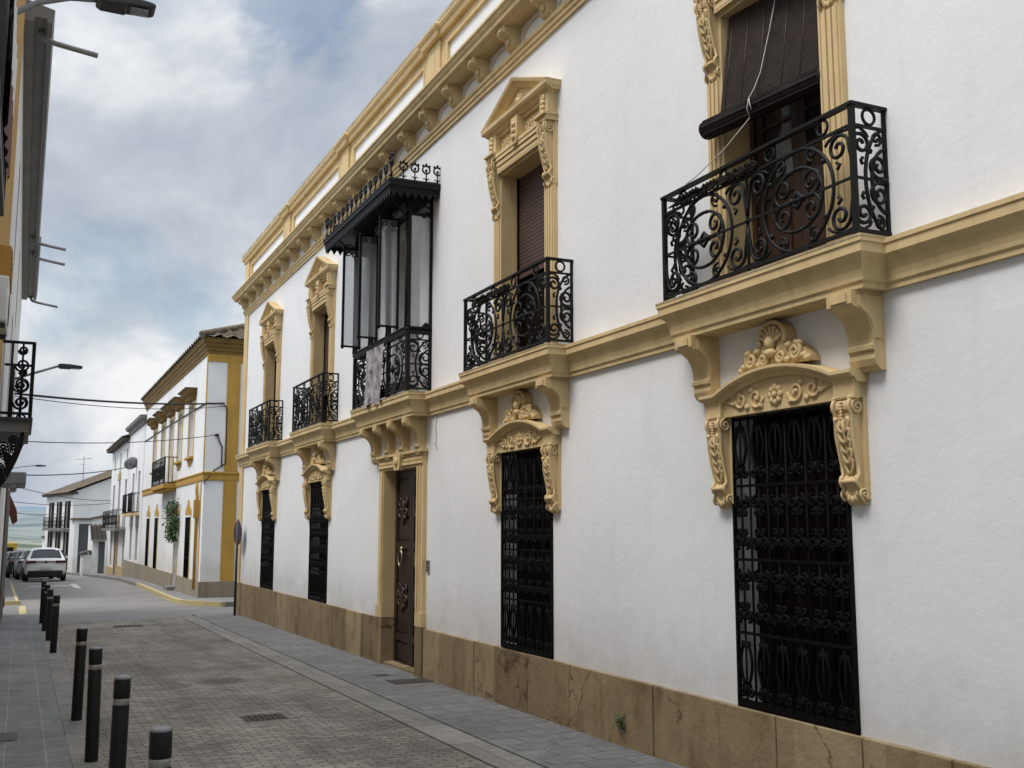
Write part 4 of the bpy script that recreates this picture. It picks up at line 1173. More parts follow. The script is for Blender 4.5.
b.mat('tiles'); b.tube([(ex, ey, ez+.04), (ex+run, ey+run, ez+rise+.06), (ex+run, ey+L, ez+rise+.06)], .11, 8)
b.build('roof', CH, CL)
def win_unit(kind, hw, z0, z1, hood):
    b = MB()
    b.mat('blinds_grey' if kind == 'up' else ('whitepaint' if kind == 'door' else 'wood')); b.box(.14, .17, -hw, hw, z0, z1)
    if kind == 'up':
        b.mat('stucco_b'); b.box(.10, .15, -.03, .03, z0, z1); b.box(.1, .15, -hw, -hw+.06, z0, z1); b.box(.1, .15, hw-.06, hw, z0, z1)
        z = z0+.03
        b.mat('blinds_grey')
        while z < z1-.05: b.box(.125, .142, -hw+.06, hw-.06, z, z+.06); z += .075
    elif kind == 'door':
        b.mat('galv'); b.box(.12, .14, -.03, .03, z0, z1); b.box(.125, .14, -hw+.1, -.08, z0+.3, z0+1.0); b.box(.125, .14, .08, hw-.1, z0+.3, z0+1.0)
    else:
        b.mat('grille_iron')
        for k in range(7): b.tube([(-.02, -hw+2*hw*k/6, z0), (-.02, -hw+2*hw*k/6, z1)], .014, 5)
        for z in (z0+.04, z0+(z1-z0)*.33, z0+(z1-z0)*.66, z1-.04): b.beam((-.02, -hw, z), (-.02, hw, z), .02, .03)
    return b
def trim_unit(hw, z0, z1, hood, sill=True):
    b = MB(); b.mat('mustard')
    if hood:
        b.mat('ochre')
        for sg in (-1, 1):
            a, c = sorted((sg*hw, sg*(hw+.13))); b.box(-.03, .004, a, c, z0, z1)
        b.box(-.03, .004, -hw-.13, hw+.13, z1, z1+.13)
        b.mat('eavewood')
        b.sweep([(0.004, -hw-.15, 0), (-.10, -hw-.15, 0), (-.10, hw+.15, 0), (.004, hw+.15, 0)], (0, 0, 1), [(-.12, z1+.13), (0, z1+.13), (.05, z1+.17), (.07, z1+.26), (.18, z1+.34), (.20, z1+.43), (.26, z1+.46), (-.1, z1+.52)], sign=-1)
        b.mat('tiles_d'); b.box(-.38, .004, -hw-.43, hw+.43, z1+.462, z1+.50)
        if sill:
            b.mat('mustard'); b.box(-.12, .004, -hw-.16, hw+.16, z0-.07, z0); b.extrude([(-hw-.1, z0-.07), (hw+.1, z0-.07), (hw*.5, z0-.2), (hw*.3, z0-.3), (0, z0-.24), (-hw*.3, z0-.3), (-hw*.5, z0-.2)], lambda u, z: (-.04, u, z), lambda u, z: (.004, u, z))
    else:
        b.extrude([(-hw-.08, z1), (hw+.08, z1), (hw+.08, z1+.18), (hw*.6, z1+.3), (hw*.35, z1+.36), (hw*.2, z1+.5), (-hw*.2, z1+.5), (-hw*.35, z1+.36), (-hw*.6, z1+.3), (-hw-.08, z1+.18)], lambda u, z: (-.03, u, z), lambda u, z: (.004, u, z))
        b.mat('stucco_b'); b.box(-.045, .004, -hw-.06, hw+.06, z1-.05, z1-.001)
        b.mat('ochre')
        for sg in (-1, 1):
            a, c = sorted((sg*hw, sg*(hw+.07))); b.box(-.02, .004, a, c, z0, z1-.051)
    return b
for c, h in ups:
    z0 = 3.75 if c in TALL else uz0
    o = win_unit('up', h, z0, uz1, True).build('window', CH, (0, c-HY0, -gz(HY0)))
    trim_unit(h, z0, uz1, True, z0 == uz0).build('hood', o, (0, 0, 0))
for c, h, a, z in downs:
    o = win_unit('down' if a > 0 else 'door', h, a, z, False).build('window' if a > 0 else 'door', CH, (0, c-HY0, -gz(HY0)))
    trim_unit(h, a, z, False).build('surround', o, (0, 0, 0))
b = MB(); b.mat('mustard'); b.box(-.45, .004, 38.9, 42.9, 3.46, 3.60); b.box(-.36, .004, 39.0, 42.8, 3.36, 3.46)
bo = b.build('balcony', CH, CL); b = MB(); b.mat('iron'); simple_rail(b, 38.95, 42.85, .42, 3.60, 4.55, 12); b.build('railing', bo, (0, 0, 0))
b = MB(); b.mat('mustard'); b.tube([(-.07, HY0+.72, .2), (-.07, HY0+.72, 3.0), (-.09, HY0+.72, 3.2), (-.09, HY0+.72, 3.42)], .05, 8); b.box(-.16, -.02, HY0+.62, HY0+.82, 2.35, 2.9); b.build('downpipe', CH, CL)
b = MB(); b.mat('cable')
b.tube([(.50, HY0-.02, 5.8), (.60, HY0-.025, 5.7), (.62, HY0-.02, 4.0), (.3, HY0-.02, 3.8), (-.0, HY0-.03, 3.40), (.0, HY0-.03, 3.36)], .018, 5)
b.tube([(-.02, HY1, 5.95), (-.02, 42, 5.92), (-.025, HY0-.02, 5.82), (.5, HY0-.025, 5.83)], .02, 5)
b.tube([(.32, HY0-.02, 4.85), (.36, HY0-.06, 4.9), (.4, HY0-.03, 4.7), (.5, HY0-.02, 4.5), (.5, HY0-.02, 3.9)], .02, 5)
b.blob((.31, HY0-.05, 4.85), .05); b.build('wall_cable', CH, CL)
b = MB(); b.mat('concrete'); b.box(-.3, 0, 37.9, 38.9, -.5, gz(38.4)+.25); b.build('doorstep', CH, CL)

# climbing plant over the corner house door
cpz = empty('climbing_plant', (HX, 38.3, 1.65), label='dark green climbing plant bunched above the corner house doorway', category='plant')
b = MB(); b.mat('stem')
for k in range(5): b.tube([(-.05, .1*k-.6, -.05), (-.09, .12*k-.45, .1), (-.14, .25*k-.5, .7), (-.12, .3*k-.6, 1.25)], .014, 5)
b.build('stem', cpz)
b = MB(); b.mat('foliage'); rr = random.Random(11)
cl = [(rr.gauss(0, .38), rr.uniform(.1, 1.25)) for _ in range(30)]
for k in range(1500):
    cu_, cz_ = rr.choice(cl); wgt = .28
    c = Vector((-.07-abs(rr.gauss(0, .12)), cu_*(.7+.5*cz_/1.4)+rr.gauss(0, .11), cz_+rr.gauss(0, .10))); s = rr.uniform(.035, .075)
    d1 = Vector((rr.uniform(-1, .3), rr.uniform(-1, 1), rr.uniform(-1, .4))).normalized()*s; d2 = d1.cross(Vector((rr.uniform(-1, 1), rr.uniform(-1, 1), rr.uniform(-1, 1)))).normalized()*s*.55
    b.quad(c-d1, c+d2, c+d1, c-d2)
b.build('foliage', cpz)

# --- generic plain house on the right (facade plane along local y, street at -x)
def plain_house(name, loc, rz, label, length, zb, zt, depth, holes, wallmat='stucco_b', plinth=None, roof=None):
    e = empty(name, loc, rz, label=label, category='house')
    b = MB(); b.mat(wallmat); holed_wall(b, 0, length, zb, zt, holes, .18)
    b.quad((0, 0, zb), (depth, 0, zb), (depth, 0, zt), (0, 0, zt)); b.quad((0, length, zb), (depth, length, zb), (depth, length, zt), (0, length, zt))
    b.quad((depth, 0, zb), (depth, length, zb), (depth, length, zt), (depth, 0, zt)); b.quad((0, 0, zt), (depth, 0, zt), (depth, length, zt), (0, length, zt))
    b.build('wall', e)
    if plinth:
        b = MB(); b.mat(plinth[1]); b.box(-.04, .02, -.02, length, zb, plinth[0]); b.build('plinth', e)
    return e
def opening(e, u0, u1, z0, z1, mat, name='window', frame='wood'):
    b = MB(); b.mat(mat); b.box(.12, .16, u0, u1, z0, z1); b.mat(frame)
    um = (u0+u1)/2
    b.box(.09, .12, u0, u0+.06, z0, z1); b.box(.09, .12, u1-.06, u1, z0, z1); b.box(.09, .12, um-.03, um+.03, z0, z1); b.box(.085, .12, u0+.06, u1-.06, z1-.06, z1); b.box(.085, .12, u0+.06, u1-.06, z0+(z1-z0)*.62, z0+(z1-z0)*.62+.05)
    return b.build(name, e)

# narrow house with satellite dish (near) and balcony house beyond
o1 = [(1.2, 2.2, .55, 2.3), (4.0, 5.0, .5, 2.3), (1.3, 2.2, 2.75, 4.7), (4.1, 5.0, 2.75, 4.7)]
z_ = gz(50.32)
NH = plain_house('narrow_house', (4.93, 50.32, z_), 0, 'narrow white house with a satellite dish between two cornices', 7.3, -.8, 7.1-z_, 7, [(a, c, d-z_, f-z_) for a, c, d, f in o1], plinth=(.45-z_, 'plinth_grey'))
for i, (a, c, d, f) in enumerate(o1): opening(NH, a, c, d-z_, f-z_, 'darkglass' if i % 2 else 'blinds_grey')
b = MB(); b.mat('concrete'); b.sweep([(0, 7.3, 0), (0, 0, 0), (3, 0, 0)], (0, 0, 1), [(0, 6.75-z_), (.08, 6.78-z_), (.10, 6.95-z_), (.25, 7.02-z_), (.28, 7.15-z_), (0, 7.2-z_)], sign=1); b.build('cornice', NH)
b = MB(); b.mat('ochre'); b.box(-.4, 0, .8, 2.7, 2.62-z_, 2.74-z_); b.box(-.4, 0, 3.6, 5.5, 2.62-z_, 2.74-z_); bo = b.build('balcony', NH)
b = MB(); b.mat('iron'); simple_rail(b, .85, 2.65, .36, 2.74-z_, 3.65-z_, 8); simple_rail(b, 3.65, 5.45, .36, 2.74-z_, 3.65-z_, 8); b.build('railing', bo)
ds = empty('satellite_dish', (4.93, 53.5, 4.95), label='grey satellite dish on the front of the narrow white house', category='satellite dish')
b = MB(); b.mat('galv'); b.lathe([(.02, 0), (.15, .012), (.26, .04), (.33, .08), (.34, .075), (.27, .025), (.15, -.008), (.02, -.015)], n=20, axis='y'); o = b.build('reflector', ds, (-.25, -.1, .15)); o.rotation_euler = (.5, 0, .3)
b = MB(); b.mat('darkmetal'); b.tube([(0, 0, 0), (-.15, 0, 0), (-.25, 0, .15)], .025, 6); b.tube([(-.25, -.1, .15), (-.32, -.4, .1)], .012, 5); b.blob((-.32, -.4, .12), .05); b.build('arm', ds)

z_ = gz(57.65)
o2 = [(.6, 1.5, -.05, 2.0), (4.6, 5.9, -.6, 2.35), (8.6, 9.6, -.15, 1.95), (.7, 1.8, 2.05, 4.6), (4.6, 5.8, 2.05, 4.6), (8.4, 9.6, 2.05, 4.55), (.9, 1.6, 5.35, 6.2), (4.8, 5.5, 5.35, 6.2), (8.6, 9.3, 5.35, 6.2)]
BH = plain_house('balcony_house', (4.93, 57.65, z_), 0, 'white house with one long iron balcony over a tan stone doorway', 11.4, -1.2, 6.6-z_, 7, [(a, c, d-z_, f-z_) for a, c, d, f in o2])
for i, (a, c, d, f) in enumerate(o2): opening(BH, a, c, d-z_, f-z_, 'darkglass' if i != 1 else 'door_wood', 'door' if i == 1 else 'window')
for a, c, zt in ((-.02, 4.248, .35), (6.252, 11.4, .1)):
    b = MB(); b.mat('tan'); b.box(-.06, .02, a, c, -1.2, zt-z_-.3); b.build('plinth', BH)
b = MB(); b.mat('tan'); b.box(-.07, .0, 4.25, 4.6, -1.2, 2.4-z_); b.box(-.07, .0, 5.9, 6.25, -1.2, 2.4-z_); b.box(-.09, .0, 4.2, 6.3, 2.4-z_, 2.75-z_); b.build('door_surround', BH)
b = MB(); b.mat('tan'); b.box(-.05, .0, 4.4, 6.0, 4.7-z_, 5.1-z_); b.box(-.03, .0, 4.8, 5.6, 5.1-z_, 5.3-z_); b.build('crest', BH)
b = MB(); b.mat('concrete'); b.box(-.5, 0, .2, 10.2, 1.9-z_, 2.04-z_); bo = b.build('balcony', BH); b = MB(); b.mat('iron'); simple_rail(b, .25, 10.15, .46, 2.04-z_, 3.0-z_, 15); b.build('railing', bo)
b = MB(); b.mat('tiles_d'); b.box(-.35, .4, -.05, 11.5, 6.6-z_, 6.70-z_); b.mat('tiles'); tile_patch(b, (-.4, -.1, 6.72-z_), (0, 11.6, 0), (4, 0, 1.3), 40, 8); b.build('roof', BH)

# gabled house farther down, its white gable facing up the street, walls turned with the bend
GR = math.atan2(1.5, 9.0)
z_ = gz(86.5)
o3 = [(1.2, 2.2, z_+.25, 1.75), (4.2, 5.2, z_+.25, 1.75), (7.2, 8.2, z_+.25, 1.75), (1.2, 2.3, 2.05, 4.1), (4.2, 5.3, 2.05, 4.1), (7.2, 8.3, 2.05, 4.1)]
GH = plain_house('gabled_house', (3.55, 86.5, z_), GR, 'white gabled house with a brown tiled roof far down the street', 10, -1.2, 4.75-z_, 8, [(a, c, d-z_, f-z_) for a, c, d, f in o3])
for i, (a, c, d, f) in enumerate(o3):
    o = opening(GH, a, c, d-z_, f-z_, 'black')
    for q in (a-.35, c):
        b = MB(); b.mat('wood'); b.box(-.05, .0, q, q+.35, d-z_, f-z_); b.build('shutter', o)
b = MB(); b.mat('stucco_b'); b.extrude([(0, 4.75-z_), (8, 4.75-z_), (5.1, 6.88-z_)], lambda x, z: (x, 0, z), lambda x, z: (x, 9.9, z)); b.build('gable', GH)
b = MB(); b.mat('tiles_d'); b.box(-.35, .3, -.1, 10.2, 4.6-z_, 4.76-z_); b.mat('tiles'); tile_patch(b, (-.45, -.3, 4.74-z_), (0, 10.6, 0), (5.6, 0, 2.3), 36, 10)
b.mat('tiles_d'); b.poly([(8.2, -.3, 4.7-z_), (8.2, 10.3, 4.7-z_), (5.15, 10.3, 7.04-z_), (5.15, -.3, 7.04-z_)]); b.build('roof', GH)
b = MB(); b.mat('concrete'); b.box(-.45, 0, .8, 8.8, 1.85-z_, 2.0-z_); bo = b.build('balcony', GH); b = MB(); b.mat('iron'); simple_rail(b, .85, 8.75, .4, 2.0-z_, 2.9-z_, 18); b.build('railing', bo)
an = empty('aerial', (4.35, 91.0, 5.4), label='thin television aerial standing on the gabled house roof', category='aerial')
b = MB(); b.mat('galv'); b.tube([(0, 0, 0), (0, 0, 2.4)], .03, 6); b.build('mast', an)
b = MB(); b.mat('galv'); b.tube([(-.6, 0, 2.1), (.6, 0, 2.2)], .02, 5)
for k in range(7): b.tube([(-.55+.18*k, -.3, 2.1+.015*k), (-.55+.18*k, .3, 2.1+.015*k)], .014, 4)
b.tube([(.1, 0, 1.7), (-.45, .3, 1.75)], .014, 4); b.build('antenna_array', an)

# garage yard wall and tiled shed between the balcony house and the gabled one
z_ = gz(79)
YW = empty('garage', (3.75, 79, z_), 0, label='low white garage with a tall dark metal door and sloping tiled coping', category='garage')
b = MB(); b.mat('stucco_b')
b.extrude([(.75, -.6), (3.2, -.6), (3.2, 4.3), (.75, 3.75)], lambda x, z: (x, 0, z), lambda x, z: (x, 4, z)); b.box(-.35, -.06, .0, 4, -.6, 3.72); b.box(-.06, .75, .06, 4, 3.45, 3.72)
b.build('wall', YW)
b = MB(); b.mat('greydoor'); b.box(-.06, .75, .12, .18, -.5, 3.45)
for k in range(6): b.box(-.06+.135*k, -.05+.135*k, .1, .12, -.5, 3.45)
b.build('door', YW)
b = MB(); b.mat('tiles'); b.extrude([(.75, 3.75), (3.3, 4.32), (3.3, 4.48), (.75, 3.9)], lambda x, z: (x, -.12, z), lambda x, z: (x, 4, z)); b.box(-.5, .75, -.1, 4, 3.722, 3.86); b.build('coping', YW)
z_ = gz(72)
SH = empty('shed', (4.0, 72.2, z_), 0, label='little white tiled shed with a grey side door beside the stone doorway house', category='shed')
b = MB(); b.mat('stucco_b'); b.extrude([(0, -.5), (0, 2.2), (2, 3.15), (5, 3.15), (5, -.5)], lambda y, z: (.22, y, z), lambda y, z: (.98, y, z)); b.build('wall', SH)
b = MB(); b.mat('greydoor'); b.box(.60, .96, -.03, .0, -.4, 2.1); b.build('door', SH)
b = MB(); b.mat('tiles_d'); tile_patch(b, (.12, -.3, 2.12), (.95, 0, .0), (0, 2.3, 1.09), 7, 6); b.mat('stucco_b'); b.box(-.3, .21, .3, 3, -.5, 1.3); b.mat('tiles_d'); b.extrude([(-.42, 1.30), (.21, 1.45), (.21, 1.55), (-.42, 1.40)], lambda x, z: (x, .2, z), lambda x, z: (x, 3, z)); b.build('roof', SH)
# low white buildings that close the end of the street
for i, (x, y, wd, h, dp, lab) in enumerate(((-.4, 132, 2.4, 2.2, 6, 'long low pale building closing the far end of the street'), (2.3, 120, 1.7, 3.3, 6, 'small bright white house beside the gabled house at the street end'))):
    z_ = gz(y)
    e = empty('far_house', (x, y, z_), 0, label=lab, category='house')
    b = MB(); b.mat('stucco_b' if i else 'concrete'); b.box(0, wd, 0, dp, -1, h)
    b.build('wall', e)
    b = MB(); b.mat('darkglass')
    for k in range(2): b.box(wd*(.2+.4*k), wd*(.4+.4*k), -.04, 0, .9, 2.2)
    b.build('window', e)
    b = MB(); b.mat('tiles_d' if i else 'tiles'); b.extrude([(-.2, h), (wd+.2, h), (wd+.2, h+.1), (wd/2, h+.1+.4*i), (-.2, h+.1)], lambda x, z: (x, -.2, z), lambda x, z: (x, dp+.2, z)); b.build('roof', e)

# ------------------------------------------------------------------ left-hand houses (facade faces +x)
def left_house(name, x, y0, y1, zt, label, wallmat='stucco_b', holes=(), cat='house', dep=7):
    z_ = gz((y0+y1)/2); e = empty(name, (x, y0, z_), 0, label=label, category=cat)
    b = MB(); b.mat(wallmat); L = y1-y0
    holed_wall(b, 0, L, -1.2, zt-z_, [(a-y0, c-y0, d-z_, f-z_, .15) for a, c, d, f in holes], .15, X=lambda d: d)
    for yy in (0, L): b.quad((0, yy, -1.2), (-dep, yy, -1.2), (-dep, yy, zt-z_), (0, yy, zt-z_))
    b.quad((-dep, 0, -1.2), (-dep, L, -1.2), (-dep, L, zt-z_), (-dep, 0, zt-z_)); b.quad((0, 0, zt-z_), (0, L, zt-z_), (-dep, L, zt-z_), (-dep, 0, zt-z_))
    b.build('wall', e)
    for a, c, d, f in holes:
        b = MB(); b.mat('wood'); b.box(-.14, -.10, a-y0, c-y0, d-z_, f-z_); b.box(-.1, -.07, (a+c)/2-y0-.03, (a+c)/2-y0+.03, d-z_, f-z_)
        b.mat('darkglass'); b.box(-.1, -.09, a-y0+.1, (a+c)/2-y0-.06, d-z_+.9, f-z_-.1); b.box(-.1, -.09, (a+c)/2-y0+.06, c-y0-.1, d-z_+.9, f-z_-.1)
        b.build('window', e)
    return e, z_
AX = -.34
LA, za = left_house('pilaster_house', AX, -8, 12.85, 9.6, 'white house with a broad mustard corner pilaster and a draped upper balcony', holes=[(5.2, 6.3, 4.03, 6.3), (1.5, 2.6, 4.03, 6.3)])
b = MB(); b.mat('mustard'); b.box(.0, .05, 17.3, 20.85, -1, 9.6-za); b.build('corner_pilaster', LA)
b = MB(); b.mat('mustard'); b.box(.0, .04, 0, 17.3, 3.7-za, 3.9-za); b.build('string_band', LA)
b = MB(); b.mat('darkmetal'); b.box(0, .14, 11.5, 15.0, 3.95-za, 4.03-za); bo = b.build('balcony', LA)
b = MB(); b.mat('iron'); simple_rail(b, 11.55, 14.96, .12, 4.03-za, 4.95-za, 18, X=1); b.build('railing', bo)
bn = MB(); bn.mat('whitepaint'); nu = 14
for i in range(nu+1):
    for j, z in enumerate((4.93, 4.75, 4.55, 4.35, 4.15)):
        bn.v.append((.150+.012*sin(i*1.9+j*.5), 5.9+1.0*i/nu, z))
for i in range(nu):
    for j in range(4):
        bn.mat('red' if j >= 2 else 'whitepaint'); q = i*5+j; bn.face((q, q+1, q+6, q+5), True)
bn.build('banner', None, (AX, 0, 0), label='red and white banner hung over the upper balcony beside the mustard pilaster', category='banner')
# air conditioner and orange louvred box on that house
ac = empty('air_conditioner', (AX, 9.4, 3.66), label='white air conditioner unit fixed to the wall under the orange louvred box', category='air conditioner')
b = MB(); b.mat('whitepaint'); b.box(.055, .15, -.4, .4, 0, .36); bevel(b.build('casing', ac), .015)
b = MB(); b.mat('darkmetal'); b.lathe([(.14, .1505), (.14, .154), (.12, .156)], (0, .1, .18), 18, 'x'); b.box(.0, .14, -.3, -.27, -.04, -.001); b.box(.0, .14, .27, .3, -.04, -.001); b.build('fan_grille', ac)
b = MB(); b.mat('orange'); b.box(.05, .14, -.35, .35, 0, .30)
for k in range(6): b.box(.14, .15, -.33, .33, .02+.047*k, .045+.047*k)
b.build('vent_box', None, (AX, 10.0, 4.12), label='orange louvred box fixed to the wall above the air conditioner', category='vent box')

BX = -.30
LB, zb_ = left_house('eaves_house', BX, 12.9, 23.6, 8.1, 'pale house with a deep grey boxed eave, spouts and an iron balcony on scrolls', holes=[(13.6, 14.6, 3.26, 5.4), (18, 19, 3.26, 5.4), (21, 22, 5.8, 7.2), (16, 17, 5.9, 7.3)])
def eave(e, z_, L, over, z0, spouts):
    b = MB(); b.mat('soffit')
    b.sweep([(0, 0, 0), (0, L, 0)], (0, 0, 1), [(0, z0-z_-.06), (over*.35, z0-z_-.06), (over*.4, z0-z_), (over*.8, z0-z_), (over*.82, z0-z_-.05), (over, z0-z_-.05), (over+.02, z0-z_+.12), (0, z0-z_+.2)], sign=1)
    ev = b.build('eave', e)
    for u in spouts:
        b = MB(); b.mat('galv'); b.tube([(over*.6, u, z0-z_+.02), (over*.62, u, z0-z_-.05), (over*.75, u-.02, z0-z_-.12), (over+.06, u-.05, z0-z_-.16), (over+.52, u-.1, z0-z_-.24)], .034, 8)
        b.build('spout', ev)
eave(LB, zb_, 10.7, .31, 8.0, [.35, 10.3])
b = MB(); b.mat('soffit'); b.box(0, .33, .1, 2.0, 3.12-zb_, 3.24-zb_); b.mat('darkmetal'); b.box(0, .36, .05, 2.05, 3.24-zb_, 3.28-zb_); bo = b.build('balcony', LB)
b = MB(); b.mat('iron'); simple_rail(b, .12, 1.98, .33, 3.28-zb_, 4.14-zb_, 8, X=1)
P_ = lambda d, u, z: (d, u, z-zb_)
for u in (.12, 1.98):
    for zz, r_ in ((3.45, .08), (3.66, .10), (3.88, .08), (4.05, .05)):
        b.tube([P_(p[0], u, p[1]) for p in spiral(.22, zz, r_, .02, 180, 1.6)], .013, 5)
    b.tube([P_(.11, u, 3.28), P_(.11, u, 4.14)], .014, 5)
b.build('railing', bo)
b = MB(); b.mat('iron')
for u in (.15, .7, 1.3, 1.9):
    b.tube([P_(.02, u, 2.55), P_(.10, u, 2.66), P_(.2, u, 2.9), P_(.27, u, 3.12)], .016, 6)
    for cx_, cz_, r in ((.07, 2.95, .06), (.17, 3.03, .05), (.05, 2.72, .05), (.12, 2.84, .04)): b.tube([P_(p[0], u, p[1]) for p in spiral(cx_, cz_, r, .012, 0, 1.7)], .010, 5)
b.tube([P_(.10, .15, 2.66), P_(.10, 1.9, 2.66)], .012, 5); b.tube([P_(.27, .15, 3.10), P_(.27, 1.9, 3.10)], .014, 5)
b.build('scroll_bracket', bo)
LB2, zb2 = left_house('low_eaves_house', BX, 23.65, 29.7, 8.1, 'narrow pale house under a shorter grey boxed eave, two thin spouts', holes=[(25, 26, 3.2, 5.3), (27.6, 28.6, 3.2, 5.3)])
eave(LB2, zb2, 6.0, .34, 8.0, [.9, 5.8])
b = MB(); b.mat('dado'); b.box(-.01, .03, .02, 6.0, -1.2, 2.9-zb2); b.build('dado', LB2)
LC, zc = left_house('awning_house', -.78, 36.5, 56, 5.6, 'plain pale house with a brick-red shop awning over the pavement', holes=[(39, 40, .2, 2.4), (45, 46, .2, 2.4), (50, 51.2, 2.9, 4.9), (42, 43, 2.9, 4.9)])
b = MB(); b.mat('awning')
for a, c in ((43.5, 46.5), (49, 52)):
    a -= 36.5; c -= 36.5
    b.extrude([(0, 3.7-zc), (.3, 3.45-zc), (.62, 2.75-zc), (.66, 2.35-zc), (.5, 2.2-zc), (.40, 2.5-zc), (0, 3.0-zc)], lambda d, z: (d, a, z), lambda d, z: (d, c, z))
b.build('awning', LC)
b = MB(); b.mat('dado'); b.box(-.01, .03, .02, 19.4, -1.2, 2.1-zc); b.build('dado', LC)
LF, zf_ = left_house('bend_house', -1.1, 56.1, 72, 6.0, 'white house where the street begins to bend beyond the red awnings', holes=[(60, 61, .0, 2.0), (66, 67, 2.6, 4.4)])
LG, zg_ = left_house('end_house', -2.3, 72.1, 110, 5.0, 'last pale house row behind the yellow van', holes=[(80, 81, -.6, 1.6), (90, 91, -.6, 1.6)])
# roller box of a sun awning on the eaves house
b = MB(); b.mat('galv'); b.box(0, .34, -.9, .9, 0, .17); b.lathe([(.05, -.88), (.05, .88)], (.17, 0, -.02), 12, 'y')
bevel(b.build('awning_box', None, (BX, 17.2, 2.66), label='grey awning box on the wall just beyond the scroll-bracket balcony', category='awning box'), .02)
# thin dark pole
e = empty('pole', (-.34, 33.0, gz(33)), label='thin dark pole standing at the pavement edge by the yellow kerb', category='pole')
b = MB(); b.mat('darkmetal'); b.tube([(0, 0, -.2), (0, 0, 3.6)], .045, 10); b.lathe([(.07, 0), (.07, .25), (.05, .3)], n=12); b.build('post', e)

# ------------------------------------------------------------------ street lamps on the left walls
def lamp(loc, arm, hl, label, s=1.0):
    e = empty('street_lamp', loc, label=label, category='street lamp', group='wall street lamps')
    b = MB(); b.mat('galv'); b.tube(arm, .034*s, 8); b.box(-.01, .015, -.09*s, .09*s, -.2*s+arm[0][2], .2*s+arm[0][2]); b.build('arm', e)
    x, y, z = arm[-1]
    b = MB(); b.mat('darkmetal')
    k_ = hl/.62; pr = [(0, .05), (.10*k_, .065), (.30*k_, .06), (hl-.04, .035), (hl, .02), (hl, -.015), (hl-.03, -.035), (.32*k_, -.045), (.30*k_, -.06), (.05*k_, -.06), (0, -.03)]
    ww = .13*s
    def f(t): return lambda a, c: (x+a, y+t*ww*(1-.25*(a/hl-.5)**2), z+c*s)
    b.extrude(pr, f(-1), f(1)); bevel(b.build('head', e), .012)
    b = MB(); b.mat('glass'); b.box(x+.58*hl, x+hl-.05, y-ww*.7, y+ww*.7, z-.052*s, z-.046*s); b.build('lens', e)
lamp((AX, 8.0, 5.3), [(0, 0, .30), (.08, 0, .43), (.25, 0, .555), (.45, 0, .635), (.63, 0, .66)], .42, 'nearest grey street lamp, curved arm reaching out from the pilaster house', .72)
lamp((BX, 25.0, 5.0), [(0, 0, .25), (.5, 0, .45), (.86, 0, .59)], .5, 'middle street lamp on a straight arm beyond the iron balcony', .8)
lamp((-.9, 60.0, 4.7), [(0, 0, .3), (.8, 0, .5), (1.45, 0, .56)], .5, 'farthest small street lamp low over the distant cars', .8)

# ------------------------------------------------------------------ overhead cables
def cable(a, c, sag, label, r=.012):
    a, c = Vector(a), Vector(c); m = a
    b = MB(); b.mat('cable'); pts = []
    for i in range(17):
        t = i/16; p = a.lerp(c, t); p.z -= sag*4*t*(1-t); pts.append(p-m)
    b.tube(pts, r, 5)
    b.build('overhead_cable', None, m, label=label, category='cable', group='cables across the street')
cable((-.25, 24, 4.82), (5.46, 32.7, 5.84), .10, 'thickest cable, running from the corner house end wall across the street', .026)
cable((-.25, 23.4, 4.70), (5.44, 32.7, 5.74), .16, 'cable slung close under the thickest cable to the corner house', .009)
cable((-.25, 25.8, 3.97), (5.27, 32.7, 4.86), .13, 'cable crossing below the pair to the small bracket on the corner house wall', .011)
cable((-.42, 40, 3.86), (4.93, 58.2, 5.2), .15, 'dark cable ending on the balcony house beside its tan crest', .022)
cable((-.42, 50, 3.85), (4.93, 68.5, 3.7), .18, 'first of the thin cables beyond the balcony house', .016)
cable((-.9, 60, 3.45), (4.93, 68.9, 3.55), .18, 'second thin cable beyond the balcony house, above the far hills', .016)
cable((-.9, 62, 2.95), (3.4, 88, 3.25), .2, 'lowest thin cable, running to the gabled house', .018)

